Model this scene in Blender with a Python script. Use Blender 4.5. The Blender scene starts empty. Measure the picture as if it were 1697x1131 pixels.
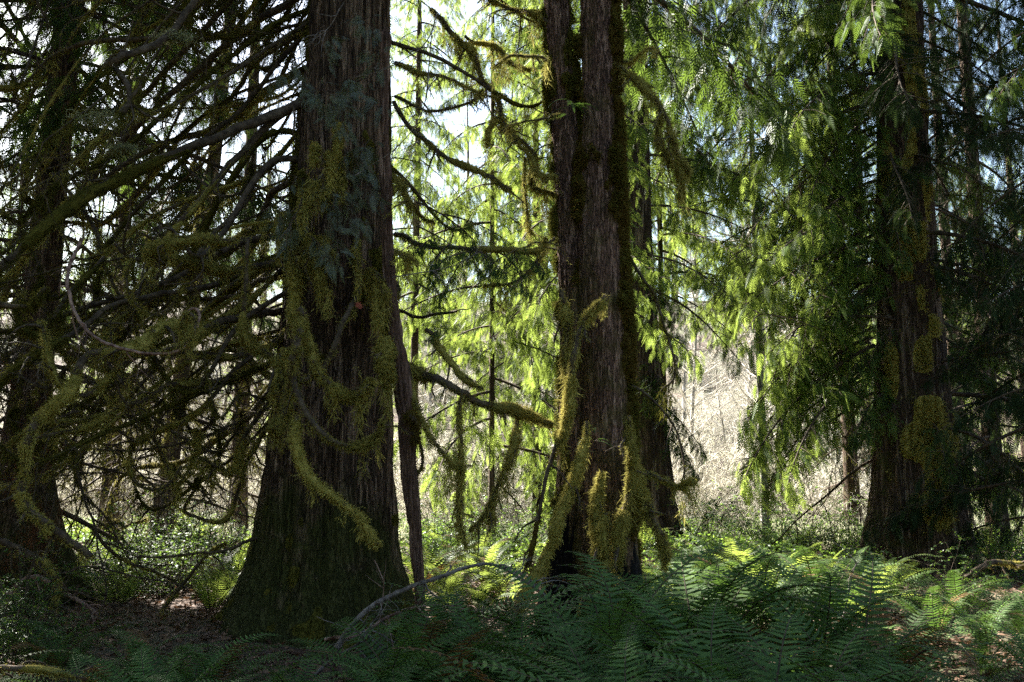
import bpy, math, random
import numpy as np
from mathutils import Matrix, Vector, Euler
R = math.radians
rng = np.random.default_rng(7)
random.seed(7)
SC = bpy.context.scene
COL = SC.collection

# ------------------------------------------------------------------ camera, sky, sun, exposure
PITCH = 8.1
F = 1650.0                                   # focal length in photo pixels (1697 wide)
CAMZ = 1.6
cam = bpy.data.cameras.new('camera'); cam.sensor_width = 36; cam.lens = 36*F/1697
cam.clip_end = 2000; cam.clip_start = 0.05
camo = bpy.data.objects.new('camera', cam); COL.objects.link(camo)
camo.location = (0, 0, CAMZ); camo.rotation_euler = (R(90+PITCH), 0, 0)
SC.camera = camo

SUN_EL, SUN_AZ = 40.0, -42.0                  # azimuth from +Y (view direction), negative = left
SUN_STR, SKY_STR, EXPO = 5.0, 0.05, 3.05
w = bpy.data.worlds.new('World'); SC.world = w; w.use_nodes = True
nt = w.node_tree; bg = nt.nodes['Background']
sky = nt.nodes.new('ShaderNodeTexSky'); sky.sky_type = 'NISHITA'; sky.sun_disc = False
sky.sun_elevation = R(SUN_EL); sky.sun_rotation = R(SUN_AZ)
sky.air_density = 1.2; sky.dust_density = 1.5
nt.links.new(sky.outputs[0], bg.inputs[0]); bg.inputs[1].default_value = SKY_STR
sl = bpy.data.lights.new('sun', 'SUN'); sl.energy = SUN_STR; sl.angle = R(0.5); sl.color = (1, .95, .86)
so = bpy.data.objects.new('sun', sl); COL.objects.link(so)
sd = Vector((math.sin(R(SUN_AZ))*math.cos(R(SUN_EL)), math.cos(R(SUN_AZ))*math.cos(R(SUN_EL)), math.sin(R(SUN_EL))))
so.rotation_euler = sd.to_track_quat('Z', 'Y').to_euler()
SC.view_settings.view_transform = 'Standard'; SC.view_settings.look = 'None'
SC.view_settings.exposure = EXPO; SC.view_settings.gamma = 1
cy = SC.cycles
cy.max_bounces = 6; cy.diffuse_bounces = 4; cy.glossy_bounces = 2; cy.transmission_bounces = 4
cy.transparent_max_bounces = 4; cy.caustics_reflective = False; cy.caustics_refractive = False
cy.sample_clamp_indirect = 6; cy.use_denoising = False

# ------------------------------------------------------------------ helpers
cp, sp = math.cos(R(PITCH)), math.sin(R(PITCH))
def P(px, py, Y):
    """world point seen at photo pixel px,py at distance Y in front of the camera"""
    a = (px-848.5)/F; b = (565.5-py)/F
    d = np.array((a, cp-b*sp, sp+b*cp)); return np.array((0, 0, CAMZ)) + d*(Y/d[1])
def X(px, Y): return (px-848.5)*Y/F

def lattice(nu, nv, seed):
    return np.random.default_rng(seed).random((nv+3, nu))
def noise2(L, u, v):
    """smooth noise, u periodic in 0..1, v in 0..1"""
    nv, nu = L.shape; nv -= 3
    u = (u % 1.0)*nu; v = np.clip(v, 0, 1)*nv
    i = np.floor(u).astype(int); j = np.floor(v).astype(int)
    fu = u-i; fv = v-j; fu = fu*fu*(3-2*fu); fv = fv*fv*(3-2*fv)
    i0 = i % nu; i1 = (i+1) % nu; j1 = j+1
    return (L[j, i0]*(1-fu)+L[j, i1]*fu)*(1-fv)+(L[j1, i0]*(1-fu)+L[j1, i1]*fu)*fv

class Geo:
    def __init__(s): s.v = []; s.f = []; s.m = []; s.s = []; s.n = 0
    def add(s, v, f, mat=0, smooth=True):
        v = np.asarray(v, dtype=np.float32).reshape(-1, 3); f = np.asarray(f, dtype=np.int32).reshape(-1, 4)
        s.v.append(v); s.f.append(f+s.n); s.n += len(v)
        s.m.append(np.full(len(f), mat, np.int32)); s.s.append(np.full(len(f), smooth, bool)); return s
    def quads(s, q, mat=0, smooth=False):
        q = np.asarray(q, dtype=np.float32).reshape(-1, 3)
        if len(q): s.add(q, np.arange(len(q)).reshape(-1, 4), mat, smooth)
        return s
    def mesh(s, name, mats):
        me = bpy.data.meshes.new(name)
        v = np.concatenate(s.v); f = np.concatenate(s.f); m = np.concatenate(s.m); sm = np.concatenate(s.s)
        me.vertices.add(len(v)); me.vertices.foreach_set('co', v.ravel())
        me.loops.add(f.size); me.loops.foreach_set('vertex_index', f.ravel())
        me.polygons.add(len(f)); me.polygons.foreach_set('loop_start', np.arange(len(f), dtype=np.int32)*4)
        me.polygons.foreach_set('material_index', m); me.polygons.foreach_set('use_smooth', sm)
        a = me.attributes.new('v', 'FLOAT', 'FACE'); a.data.foreach_set('value', np.random.default_rng(len(f)).random(len(f)).astype(np.float32))
        for x in mats: me.materials.append(x)
        me.update(calc_edges=True)
        return me
    def build(s, name, mats, parent=None):
        return link(name, s.mesh(name, mats), parent)
def link(name, data, parent=None, loc=None, rot=None, sc=None):
    o = bpy.data.objects.new(name, data); COL.objects.link(o)
    if parent is not None: o.parent = parent
    if loc is not None: o.location = loc
    if rot is not None: o.rotation_euler = rot
    if sc is not None: o.scale = (sc, sc, sc) if np.isscalar(sc) else sc
    return o
def tag(o, label, cat=None, group=None, kind=None):
    if label: o['label'] = label
    if cat: o['category'] = cat
    if group: o['group'] = group
    if kind: o['kind'] = kind
    return o
def thing(name, label, cat, loc=(0, 0, 0), rz=0, group=None):
    o = link(name, None, None, loc, (0, 0, rz)); o.empty_display_size = .2
    return tag(o, label, cat, group)

def norm(a): return a/np.maximum(np.linalg.norm(a, axis=-1, keepdims=True), 1e-9)
def tubes(Pt, Rd, seg=4, jitter=0.0):
    """Pt (K,n,3), Rd (K,n) -> verts, quad faces"""
    Pt = np.asarray(Pt, float); Rd = np.asarray(Rd, float)
    if Pt.ndim == 2: Pt = Pt[None]; Rd = Rd[None]
    K, n, _ = Pt.shape
    T = norm(np.gradient(Pt, axis=1))
    ref = np.array((0.31, 0.17, 0.93)); alt = np.array((0.9, -0.3, 0.1))
    A = np.cross(T, ref); bad = np.linalg.norm(A.mean(1), axis=-1) < .25
    A[bad] = np.cross(T[bad], alt); A = norm(A); B = np.cross(T, A)
    th = np.arange(seg)*2*np.pi/seg
    rr = Rd[..., None]*(1+jitter*(rng.random((K, n, seg))-.5)) if jitter else Rd[..., None]*np.ones(seg)
    V = Pt[:, :, None, :]+(A[:, :, None, :]*np.cos(th)[:, None]+B[:, :, None, :]*np.sin(th)[:, None])*rr[..., None]
    k = np.arange(K)[:, None, None]*n*seg; i = np.arange(n-1)[None, :, None]*seg; j = np.arange(seg)[None, None, :]
    j2 = (j+1) % seg
    f = np.stack([k+i+j, k+i+j2, k+i+seg+j2, k+i+seg+j], -1).reshape(-1, 4)
    return V.reshape(-1, 3), f
def catmull(pts, step=.06, nmin=8):
    p = np.asarray(pts, float); d = p.shape[1]
    L = np.linalg.norm(np.diff(p[:, :3], axis=0), axis=1).sum(); n = max(nmin, int(L/step))
    q = np.vstack([2*p[0]-p[1], p, 2*p[-1]-p[-2]])
    t = np.linspace(0, len(p)-1-1e-6, n); i = t.astype(int); u = (t-i)[:, None]
    a, b, c, e = q[i], q[i+1], q[i+2], q[i+3]
    return .5*((2*b)+(-a+c)*u+(2*a-5*b+4*c-e)*u*u+(-a+3*b-3*c+e)*u**3)
def curves(p0, d0, L, n, grav=0., wig=.1, curl=0.):
    """batch of wandering curves: p0,d0 (K,3), L (K,)"""
    K = len(p0); d = norm(np.asarray(d0, float)); p = np.asarray(p0, float).copy(); out = [p.copy()]
    w_ = rng.normal(size=(K, 3))*curl
    for i in range(n-1):
        d = d+rng.normal(size=(K, 3))*wig+w_; d[:, 2] += grav; d = norm(d)
        p = p+d*(L/(n-1))[:, None]; out.append(p.copy())
    return np.stack(out, 1)
def blades(p, d, L, wd, side=None):
    """kite shaped leaves: p (K,3), direction d, length L, width wd"""
    K = len(p); d = norm(d)
    if side is None: side = rng.normal(size=(K, 3))
    s = norm(np.cross(d, side)); L = np.broadcast_to(L, (K,))[:, None]; wd = np.broadcast_to(wd, (K,))[:, None]
    return np.stack([p, p+d*L*.4+s*wd*.5, p+d*L, p+d*L*.4-s*wd*.5], 1)
def fuzz(p, nrm, n, L=.035, wd=.008, down=.5, rnd=.6):
    i = rng.integers(0, len(p), n)
    d = norm(nrm[i])+rng.normal(size=(n, 3))*rnd; d[:, 2] -= down
    l = L*(.5+rng.random(n))
    return blades(p[i]+rng.normal(size=(n, 3))*.004, d, l, wd*(.6+.8*rng.random(n)))
def rotz(a):
    c, s = np.cos(a), np.sin(a); z = np.zeros_like(c); o = np.ones_like(c)
    return np.stack([np.stack([c, -s, z], -1), np.stack([s, c, z], -1), np.stack([z, z, o], -1)], -2)
def inst(T, M, o):
    """template verts T (n,3), matrices M (K,3,3), offsets o (K,3)"""
    return np.einsum('kij,nj->kni', M, T)+o[:, None, :]
def frame(d, up, roll=None):
    """matrices with x axis along d"""
    x = norm(d); y = norm(np.cross(up, x)); z = np.cross(x, y)
    if roll is not None:
        c, s = np.cos(roll)[:, None], np.sin(roll)[:, None]; y, z = y*c+z*s, z*c-y*s
    return np.stack([x, y, z], -1)

# ------------------------------------------------------------------ materials
def newmat(name):
    m = bpy.data.materials.new(name); m.use_nodes = True
    return m, m.node_tree, m.node_tree.nodes['Principled BSDF']
def nd(t, typ, **kw):
    n = t.nodes.new(typ)
    for k, v in kw.items():
        if k.startswith('i_'): n.inputs[k[2:].replace('_', ' ')].default_value = v
        else: setattr(n, k, v)
    return n
def ramp(t, fac, stops):
    r = t.nodes.new('ShaderNodeValToRGB'); e = r.color_ramp.elements
    while len(e) < len(stops): e.new(.5)
    for k, (p_, c) in enumerate(stops): e[k].position = p_; e[k].color = (*c, 1)
    t.links.new(fac, r.inputs[0]); return r.outputs[0]
def mixc(t, fac, a, b, mode='MIX'):
    n = t.nodes.new('ShaderNodeMix'); n.data_type = 'RGBA'; n.blend_type = mode
    for i, x in ((0, fac), (6, a), (7, b)):
        if hasattr(x, 'links') or hasattr(x, 'is_linked'): t.links.new(x, n.inputs[i])
        elif isinstance(x, tuple): n.inputs[i].default_value = (*x, 1)
        else: n.inputs[i].default_value = x
    return n.outputs[2]
def mathn(t, op, a, b=0.0):
    n = t.nodes.new('ShaderNodeMath'); n.operation = op
    for i, x in enumerate((a, b)):
        if hasattr(x, 'is_linked'): t.links.new(x, n.inputs[i])
        else: n.inputs[i].default_value = x
    return n.outputs[0]
def leafmat(name, c1, c2, tc, trans=.45, rough=.5, spec=.35):
    m, t, b = newmat(name)
    at = nd(t, 'ShaderNodeAttribute', attribute_name='v'); oi = t.nodes.new('ShaderNodeObjectInfo')
    c = mixc(t, at.outputs['Fac'], c1, c2)
    k = mathn(t, 'ADD', mathn(t, 'MULTIPLY', oi.outputs['Random'], .5), .75)
    hs = nd(t, 'ShaderNodeHueSaturation'); t.links.new(c, hs.inputs['Color']); t.links.new(k, hs.inputs['Value'])
    t.links.new(hs.outputs[0], b.inputs['Base Color'])
    b.inputs['Roughness'].default_value = rough; b.inputs['Specular IOR Level'].default_value = spec
    tr = t.nodes.new('ShaderNodeBsdfTranslucent')
    c2_ = mixc(t, at.outputs['Fac'], tc, tuple(x*.6 for x in tc)); t.links.new(c2_, tr.inputs[0])
    mx = t.nodes.new('ShaderNodeMixShader'); mx.inputs[0].default_value = trans
    t.links.new(b.outputs[0], mx.inputs[1]); t.links.new(tr.outputs[0], mx.inputs[2])
    t.links.new(mx.outputs[0], t.nodes['Material Output'].inputs[0])
    return m
def barkmat(name, dark, mid, light, sx=14, sz=.9, bump=.6, moss=None, mossz=(0, 2), mossamt=.5, lich=None, bdist=.03, fiss=16):
    m, t, b = newmat(name)
    tc = t.nodes.new('ShaderNodeTexCoord')
    mp = nd(t, 'ShaderNodeMapping'); mp.inputs['Scale'].default_value = (sx, sx, sz); t.links.new(tc.outputs['Object'], mp.inputs[0])
    n1 = nd(t, 'ShaderNodeTexNoise', i_Scale=1.0, i_Detail=5.0, i_Roughness=.65); t.links.new(mp.outputs[0], n1.inputs['Vector'])
    mp2 = nd(t, 'ShaderNodeMapping'); mp2.inputs['Scale'].default_value = (sx*3.2, sx*3.2, sz*4); t.links.new(tc.outputs['Object'], mp2.inputs[0])
    n2 = nd(t, 'ShaderNodeTexNoise', i_Scale=1.0, i_Detail=3.0); t.links.new(mp2.outputs[0], n2.inputs['Vector'])
    h = mathn(t, 'ADD', mathn(t, 'MULTIPLY', n1.outputs[0], .65), mathn(t, 'MULTIPLY', n2.outputs[0], .35))
    c = ramp(t, h, [(.34, dark), (.5, mid), (.66, light)])
    fs = mathn(t, 'MINIMUM', mathn(t, 'MULTIPLY', mathn(t, 'ABSOLUTE', mathn(t, 'SUBTRACT', n1.outputs[0], .5)), fiss), 1.0)
    fs2 = mathn(t, 'MINIMUM', mathn(t, 'MULTIPLY', mathn(t, 'ABSOLUTE', mathn(t, 'SUBTRACT', n2.outputs[0], .5)), fiss*.8), 1.0)
    ff = mathn(t, 'MULTIPLY', fs, mathn(t, 'ADD', mathn(t, 'MULTIPLY', fs2, .5), .5))
    c = mixc(t, ff, dark, c); h = mathn(t, 'ADD', mathn(t, 'MULTIPLY', h, .5), mathn(t, 'MULTIPLY', ff, .5))
    if lich:
        n4 = nd(t, 'ShaderNodeTexNoise', i_Scale=2.2, i_Detail=6.0); t.links.new(tc.outputs['Object'], n4.inputs['Vector'])
        c = mixc(t, ramp(t, n4.outputs[0], [(.5, (0, 0, 0)), (.62, (1, 1, 1))]), c, lich)
    if moss:
        n3 = nd(t, 'ShaderNodeTexNoise', i_Scale=1.6, i_Detail=7.0, i_Roughness=.7); t.links.new(tc.outputs['Object'], n3.inputs['Vector'])
        se = t.nodes.new('ShaderNodeSeparateXYZ'); t.links.new(tc.outputs['Object'], se.inputs[0])
        mr = nd(t, 'ShaderNodeMapRange'); mr.inputs[1].default_value = mossz[1]; mr.inputs[2].default_value = mossz[0]
        mr.inputs[3].default_value = 0; mr.inputs[4].default_value = mossamt; t.links.new(se.outputs[2], mr.inputs[0])
        k = mathn(t, 'ADD', n3.outputs[0], mr.outputs[0])
        c = mixc(t, ramp(t, k, [(.68, (0, 0, 0)), (.86, (.9, .9, .9))]), c, moss)
    t.links.new(c, b.inputs['Base Color']); b.inputs['Roughness'].default_value = .9
    b.inputs['Specular IOR Level'].default_value = .15
    bp = nd(t, 'ShaderNodeBump'); bp.inputs['Strength'].default_value = bump; bp.inputs['Distance'].default_value = bdist
    t.links.new(h, bp.inputs['Height']); t.links.new(bp.outputs[0], b.inputs['Normal'])
    return m
def plainmat(name, c1, c2, scale=8., rough=.85, bump=.3):
    m, t, b = newmat(name)
    tc = t.nodes.new('ShaderNodeTexCoord'); n = nd(t, 'ShaderNodeTexNoise', i_Scale=scale, i_Detail=4.0)
    t.links.new(tc.outputs['Object'], n.inputs['Vector'])
    t.links.new(ramp(t, n.outputs[0], [(.35, c1), (.65, c2)]), b.inputs['Base Color'])
    b.inputs['Roughness'].default_value = rough; b.inputs['Specular IOR Level'].default_value = .2
    bp = nd(t, 'ShaderNodeBump'); bp.inputs['Strength'].default_value = bump; bp.inputs['Distance'].default_value = .01
    t.links.new(n.outputs[0], bp.inputs['Height']); t.links.new(bp.outputs[0], b.inputs['Normal'])
    return m
M = {}
M['cedar_bark'] = barkmat('cedar_bark', (.024, .015, .01), (.15, .096, .066), (.29, .2, .145), 15, .6, 1., fiss=24,
                          moss=(.05, .058, .014), mossz=(.2, 2.6), mossamt=.5, bdist=.05)
M['cedar_bark_far'] = barkmat('cedar_bark_far', (.04, .026, .018), (.16, .105, .075), (.32, .24, .18), 7, .5, 1.,
                              moss=(.08, .09, .02), mossz=(0, 12), mossamt=.2, bdist=.06)
M['maple_bark'] = barkmat('maple_bark', (.022, .012, .009), (.19, .108, .08), (.37, .24, .19), 24, 3., 1.,
                          moss=(.1, .085, .022), mossz=(0, 14), mossamt=.3, bdist=.03, fiss=30)
M['char'] = barkmat('charred_bark', (.004, .004, .004), (.012, .01, .01), (.035, .028, .026), 20, 4, .9)
M['snag'] = barkmat('dead_wood', (.06, .032, .024), (.2, .12, .09), (.33, .22, .17), 16, 1.2, .7)
M['wood'] = plainmat('branch_bark', (.035, .024, .017), (.11, .08, .055), 14)
M['pinkwood'] = plainmat('bare_red_wood', (.1, .05, .04), (.34, .22, .18), 18)
M['greywood'] = plainmat('grey_dead_twig', (.07, .055, .048), (.2, .17, .155), 22)
M['palewood'] = plainmat('pale_bare_twigs', (.3, .27, .22), (.66, .62, .54), 3)
M['alder'] = barkmat('alder_bark', (.13, .12, .1), (.4, .37, .33), (.6, .57, .53), 4, 2., .3, moss=(.12, .13, .03), mossz=(0, 10), mossamt=.25)
M['dry'] = leafmat('dry_glare_tufts', (.45, .44, .3), (.75, .73, .58), (.6, .6, .42), .4, .9, .05)  # pale tone stands in for sun glare on brush and slope
M['moss'] = leafmat('moss', (.19, .158, .034), (.42, .35, .095), (.45, .42, .12), .3, .9, .05)
M['moss_dark'] = leafmat('dark_moss', (.048, .045, .009), (.135, .118, .024), (.18, .18, .03), .25, .9, .05)
M['moss_brown'] = leafmat('brown_moss', (.075, .045, .013), (.13, .1, .022), (.22, .16, .03), .25, .9, .05)
M['lichen'] = leafmat('pale_lichen', (.16, .16, .08), (.3, .3, .17), (.5, .5, .25), .35, .9, .05)
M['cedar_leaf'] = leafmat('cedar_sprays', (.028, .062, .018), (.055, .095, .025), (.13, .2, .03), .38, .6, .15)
M['shade_leaf'] = leafmat('shade_painted_sprays', (.009, .021, .008), (.022, .04, .015), (.05, .08, .02), .25, .75, .08)  # shade of the dim crowns put into a darker, less translucent leaf colour
M['cedar_leaf_sun'] = leafmat('sunlit_cedar_sprays', (.045, .1, .018), (.09, .15, .03), (.32, .42, .075), .5, .55, .15)  # lit copy of the cedar sprays, sun glow put into its colour
M['blue_leaf'] = leafmat('bluish_cedar_sprays', (.07, .09, .06), (.15, .175, .125), (.15, .19, .08), .3, .4, .5)
M['dead_leaf'] = leafmat('dead_brown_sprays', (.07, .03, .016), (.15, .07, .035), (.2, .08, .03), .3, .8, .1)
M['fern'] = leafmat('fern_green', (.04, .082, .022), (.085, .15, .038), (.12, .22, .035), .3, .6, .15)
M['fern_sun'] = leafmat('fern_sunlit_green', (.045, .1, .02), (.09, .16, .035), (.36, .46, .08), .5, .5, .3)  # lit copy of the fern green, backlit glow painted into it
M['fern_dead'] = leafmat('fern_dead', (.1, .05, .02), (.2, .12, .05), (.2, .1, .03), .3, .8, .1)
M['litter'] = leafmat('leaf_litter', (.06, .03, .018), (.24, .14, .085), (.15, .08, .04), .2, .7, .3)
M['salal'] = leafmat('broad_green_leaves', (.03, .075, .02), (.07, .14, .035), (.26, .42, .06), .42, .5, .3)
M['red_leaf'] = leafmat('red_leaf', (.25, .05, .03), (.35, .09, .05), (.3, .06, .03), .4, .6, .2)

m, t, b = newmat('forest_soil'); M['ground'] = m
tc = t.nodes.new('ShaderNodeTexCoord')
n1 = nd(t, 'ShaderNodeTexNoise', i_Scale=9.0, i_Detail=8.0, i_Roughness=.7); t.links.new(tc.outputs['Object'], n1.inputs['Vector'])
n2 = nd(t, 'ShaderNodeTexNoise', i_Scale=.35, i_Detail=5.0); t.links.new(tc.outputs['Object'], n2.inputs['Vector'])
c = ramp(t, n1.outputs[0], [(.3, (.02, .012, .008)), (.52, (.075, .042, .026)), (.72, (.16, .095, .06))])
c = mixc(t, ramp(t, n2.outputs[0], [(.45, (0, 0, 0)), (.6, (.8, .8, .8))]), c, (.055, .065, .018))
t.links.new(c, b.inputs['Base Color']); b.inputs['Roughness'].default_value = .95
bp = nd(t, 'ShaderNodeBump'); bp.inputs['Strength'].default_value = .8; bp.inputs['Distance'].default_value = .05
t.links.new(n1.outputs[0], bp.inputs['Height']); t.links.new(bp.outputs[0], b.inputs['Normal'])

# ------------------------------------------------------------------ ground
GL = lattice(64, 64, 3); GL2 = lattice(256, 256, 4)
def gz(x, y):
    x = np.asarray(x, float); y = np.asarray(y, float)
    s = np.clip((y-38)/90, 0, 1); hill = 24*s*s*(3-2*s)+np.clip(y-128, 0, 400)*.05
    a = (noise2(GL, x/120+.5, (y+60)/600)-.5)*.25*np.clip((y-4)/6, 0, 1)
    b_ = (noise2(GL2, x/120+.5, np.clip((y+60)/600, 0, 1))-.5)*.16*np.clip((y-4)/6, 0, 1)
    return hill+a+b_
def warp(n, a, lo, hi): 
    u = np.linspace(-1, 1, n); s = np.sinh(u*a)/np.sinh(a); return (s+1)/2*(hi-lo)+lo
gx = warp(321, 3.6, -420, 420); gy_ = np.concatenate([np.linspace(-30, 45, 240), 45+warp(121, .1, 0, 1)[1:]**1.7*560])
XX, YY = np.meshgrid(gx, gy_); ZZ = gz(XX, YY)
g = Geo(); ny, nx = XX.shape
ii = np.arange(ny-1)[:, None]*nx+np.arange(nx-1)[None, :]
g.add(np.stack([XX, YY, ZZ], -1), np.stack([ii, ii+1, ii+1+nx, ii+nx], -1))
tag(g.build('ground', [M['ground']]), 'brown forest floor of soil and fallen needles rising to a hillside', 'ground', kind='structure')

# ------------------------------------------------------------------ trunks
def trunk_surf(cl, nt_=160, dz=.05, flute=.12, ridges=((40, .5, .018), (95, .22, .009)), seed=1, flare_z=1.2, ksum=(5, 8, 13)):
    """cl: rows (x,y,z,r) bottom to top. returns V (nz,nt,3), theta, z"""
    cl = np.asarray(cl, float); z = [cl[0, 2]]
    while z[-1] < cl[-1, 2]:
        z.append(z[-1]+dz*(1 if z[-1] < 7.5 else 4))
    z = np.array(z); z[-1] = cl[-1, 2]
    c = [np.interp(z, cl[:, 2], cl[:, k]) for k in (0, 1, 3)]
    k_ = max(3, int(.25/dz)); ker = np.ones(2*k_+1)/(2*k_+1)
    c = [np.convolve(np.pad(a, k_, mode='reflect', reflect_type='odd'), ker, 'valid') for a in c]
    th = np.arange(nt_)*2*np.pi/nt_; TH, Z = np.meshgrid(th, z); r = c[2][:, None]*np.ones_like(TH)
    H = max(cl[-1, 2]-cl[0, 2], .1); zz = (Z-cl[0, 2])
    amp = flute*(.35+1.3*np.exp(-zz/flare_z))
    rg = np.random.default_rng(seed)
    fl = 0
    for k in ksum: fl = fl+np.cos(k*TH+rg.random()*6.28+.25*k*np.sin(zz*.25+rg.random()*6)*.4)*(3./k)**.7
    r = r*(1+amp*fl/1.8)
    for (nu, hz, am) in ridges:
        Ln = lattice(nu, max(2, int(H/hz)), seed*7+nu)
        wob = .25*np.sin(zz*1.3+seed)/nu*3
        n = noise2(Ln, TH/(2*np.pi)+wob, zz/H)
        r = r-(1-np.abs(2*n-1))**2*am
    V = np.stack([c[0][:, None]+r*np.cos(TH), c[1][:, None]+r*np.sin(TH), Z], -1)
    return V, TH, Z
def surf_faces(V):
    nz, n_ = V.shape[:2]; i = np.arange(nz-1)[:, None]*n_; j = np.arange(n_)[None, :]; j2 = (j+1) % n_
    return np.stack([i+j, i+j2, i+n_+j2, i+n_+j], -1)
def surf_normals(V):
    return norm(np.cross(np.roll(V, -1, 1)-np.roll(V, 1, 1), np.gradient(V, axis=0)))
def cl_from_px(rows, Y, top=None):
    """rows (left px, right px, py) top to bottom of the picture -> centre line bottom to top"""
    out = []
    for l, r_, py in rows:
        p = P((l+r_)/2, py, Y); out.append((p[0], p[1], p[2], (r_-l)/2*Y/F))
    out = sorted(out, key=lambda q: q[2])
    if top: out.append(top)
    return out
def moss_pad(V, mask, th=.03, n=9000, L=.035, wd=.008, down=.5, mat=None, name='moss', parent=None, off=(0, 0, 0)):
    N = surf_normals(V); g = Geo()
    bump = rng.random(mask.shape)*.35+.8
    W = V+N*((mask*bump)*th-.012)[..., None]
    keep = surf_faces(V).reshape(-1, 4); mk = mask.reshape(-1)
    keep = keep[mk[keep].max(1) > .15]
    used, inv = np.unique(keep, return_inverse=True)
    g.add(W.reshape(-1, 3)[used], inv.reshape(-1, 4), 0)
    p_ = np.clip(mk, 0, 1); p_ = p_/p_.sum(); idx = rng.choice(len(mk), n, p=p_)
    pp = W.reshape(-1, 3)[idx]; nn = N.reshape(-1, 3)[idx]
    d = nn+rng.normal(size=(n, 3))*.5; d[:, 2] -= down
    g.quads(blades(pp-nn*.004+rng.normal(size=(n, 3))*.012, d, L*(.5+rng.random(n)), wd*(.6+.8*rng.random(n))))
    return g.build(name, [mat or M['moss']], parent)

# ------------------------------------------------------------------ branches with moss
def branch(parent, pts, r0, r1, moss=1.0, hang=.3, twigs=0, tl=(.2, .6), mat='wood', mossmat='moss', name='branch',
           fz=1.0, seg=7, gr=-.12, step=.05, sub=True, curl=.07):
    """pts: world points; moss = thickness factor; hang = amount of hanging strands"""
    c = catmull(pts, step); n = len(c); t = np.linspace(0, 1, n)
    r = r0+(r1-r0)*t; L = np.linalg.norm(np.diff(c, axis=0), axis=1).sum()
    wv = rng.normal(size=(max(4, n//6), 3)); c = c+catmull(wv, 1, n)[:n]*(.8*r0+.009)*np.clip(t*(1-t)*8, 0, 1)[:, None]+rng.normal(size=c.shape)*r[:, None]*.12 if n > 8 else c
    g = Geo(); v, f = tubes(c, r*(1 if moss < .2 else .75), seg, .15); g.add(v, f)
    tg = norm(np.gradient(c, axis=0))
    tp = None
    if twigs:
        i = rng.integers(int(n*.1), n-1, twigs)
        d = norm(np.cross(tg[i], rng.normal(size=(twigs, 3))))+tg[i]*.5; d[:, 2] -= .4
        ll = tl[0]+rng.random(twigs)**1.5*(tl[1]-tl[0])
        tp = curves(c[i], d, ll, 9, gr, .18, curl)
        g.add(*tubes(tp, np.linspace(1, .25, 9)[None]*(r1*.35+.0035+ll*.004)[:, None], 4))
        if sub:
            k2 = twigs*4; j = rng.integers(0, twigs, k2); a = rng.integers(2, 8, k2)
            q0 = tp[j, a]; dd = norm(tp[j, a]-tp[j, a-1])+rng.normal(size=(k2, 3))*.7; dd[:, 2] -= .2
            l2 = ll[j]*(.25+.4*rng.random(k2)); g.add(*tubes(curves(q0, dd, l2, 6, gr*.6, .2, .08), np.linspace(1, .3, 6)[None]*np.full((k2, 1), .003), 3))
    o = g.build(name, [M[mat]], parent)
    if moss > .05:
        g = Geo(); k = rng.random(n); k = np.convolve(np.pad(k, 3, mode='edge'), np.ones(7)/7, 'valid')
        k2_ = np.convolve(np.pad(rng.random(n), 8, mode='wrap'), np.ones(17)/17, 'valid')
        cover = np.clip((k-.5)*4+(k2_-.5)*7+.35+moss*.45, .08, 1.4)*(.35+.65*np.clip(np.minimum(t, 1-t)*7, 0, 1))
        rm = (r*.85+.009*moss)*cover*(.85+.2*moss)
        A = norm(np.cross(tg, (.31, .17, .93))); B = np.cross(tg, A)
        cc = c+np.array((0, 0, -.15))*rm[:, None]
        v, f = tubes(cc, rm*.86, 9, .35); g.add(v, f)
        nf = int(L*(r0+r1+.03)*3.14*12000*moss*fz); i = rng.integers(0, n, nf); a = rng.random(nf)*6.283
        i = np.clip(i, 0, n-2); fr = rng.random(nf)[:, None]
        nn = A[i]*np.cos(a)[:, None]+B[i]*np.sin(a)[:, None]
        pp = cc[i]*(1-fr)+cc[i+1]*fr+nn*(rm[i]*.84)[:, None]
        d = nn+rng.normal(size=(nf, 3))*.5; d[:, 2] -= .45
        g.quads(blades(pp, d, (.012+.014*moss)*(.4+rng.random(nf)**2*1.6), .0065*(.6+.8*rng.random(nf))))
        nq = int(L*22*moss)
        if nq:
            ci = rng.integers(0, n, nq); off = norm(rng.normal(size=(nq, 3))+np.array((0, 0, -.5)))*(rm[ci]*1.05)[:, None]; mm_ = 34
            ce = np.repeat(c[ci]+off, mm_, 0); of = np.repeat(norm(off), mm_, 0); w_ = np.repeat(.006+.016*rng.random(nq), mm_)[:, None]
            j_ = rng.normal(size=ce.shape)*w_; d = of*.6+norm(j_)*.7; d[:, 2] -= .5
            g.quads(blades(ce+j_, d, .012+.03*rng.random(len(ce)), .0065))
        if hang > 0:
            nc = max(1, int(L*hang*9)); ci = rng.integers(0, n, nc)
            for q in ci:
                m_ = int(40+60*rng.random()); hl = (.05+.22*rng.random()**1.6)*min(1.6, .5+hang)
                p0 = c[q]+rng.normal(size=(m_, 3))*np.array((.022, .022, .01)); p0[:, 2] -= rng.random(m_)*hl*.8
                d = rng.normal(size=(m_, 3))*.5; d[:, 2] -= 1
                g.quads(blades(p0, d, hl*(.12+.3*rng.random(m_)), .008))
        if tp is not None and moss > .3:
            nt2 = int(twigs*110*moss); a_, b2 = rng.integers(0, twigs, nt2), rng.integers(0, 7, nt2); fr = rng.random(nt2)[:, None]
            pp = tp[a_, b2]*(1-fr)+tp[a_, b2+1]*fr+rng.normal(size=(nt2, 3))*.006; d = rng.normal(size=(nt2, 3)); d[:, 2] -= .9
            g.quads(blades(pp, d, .012+.03*rng.random(nt2)**2, .0065))
        mo = g.build('moss', [M[mossmat]], o)
    return o
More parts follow.
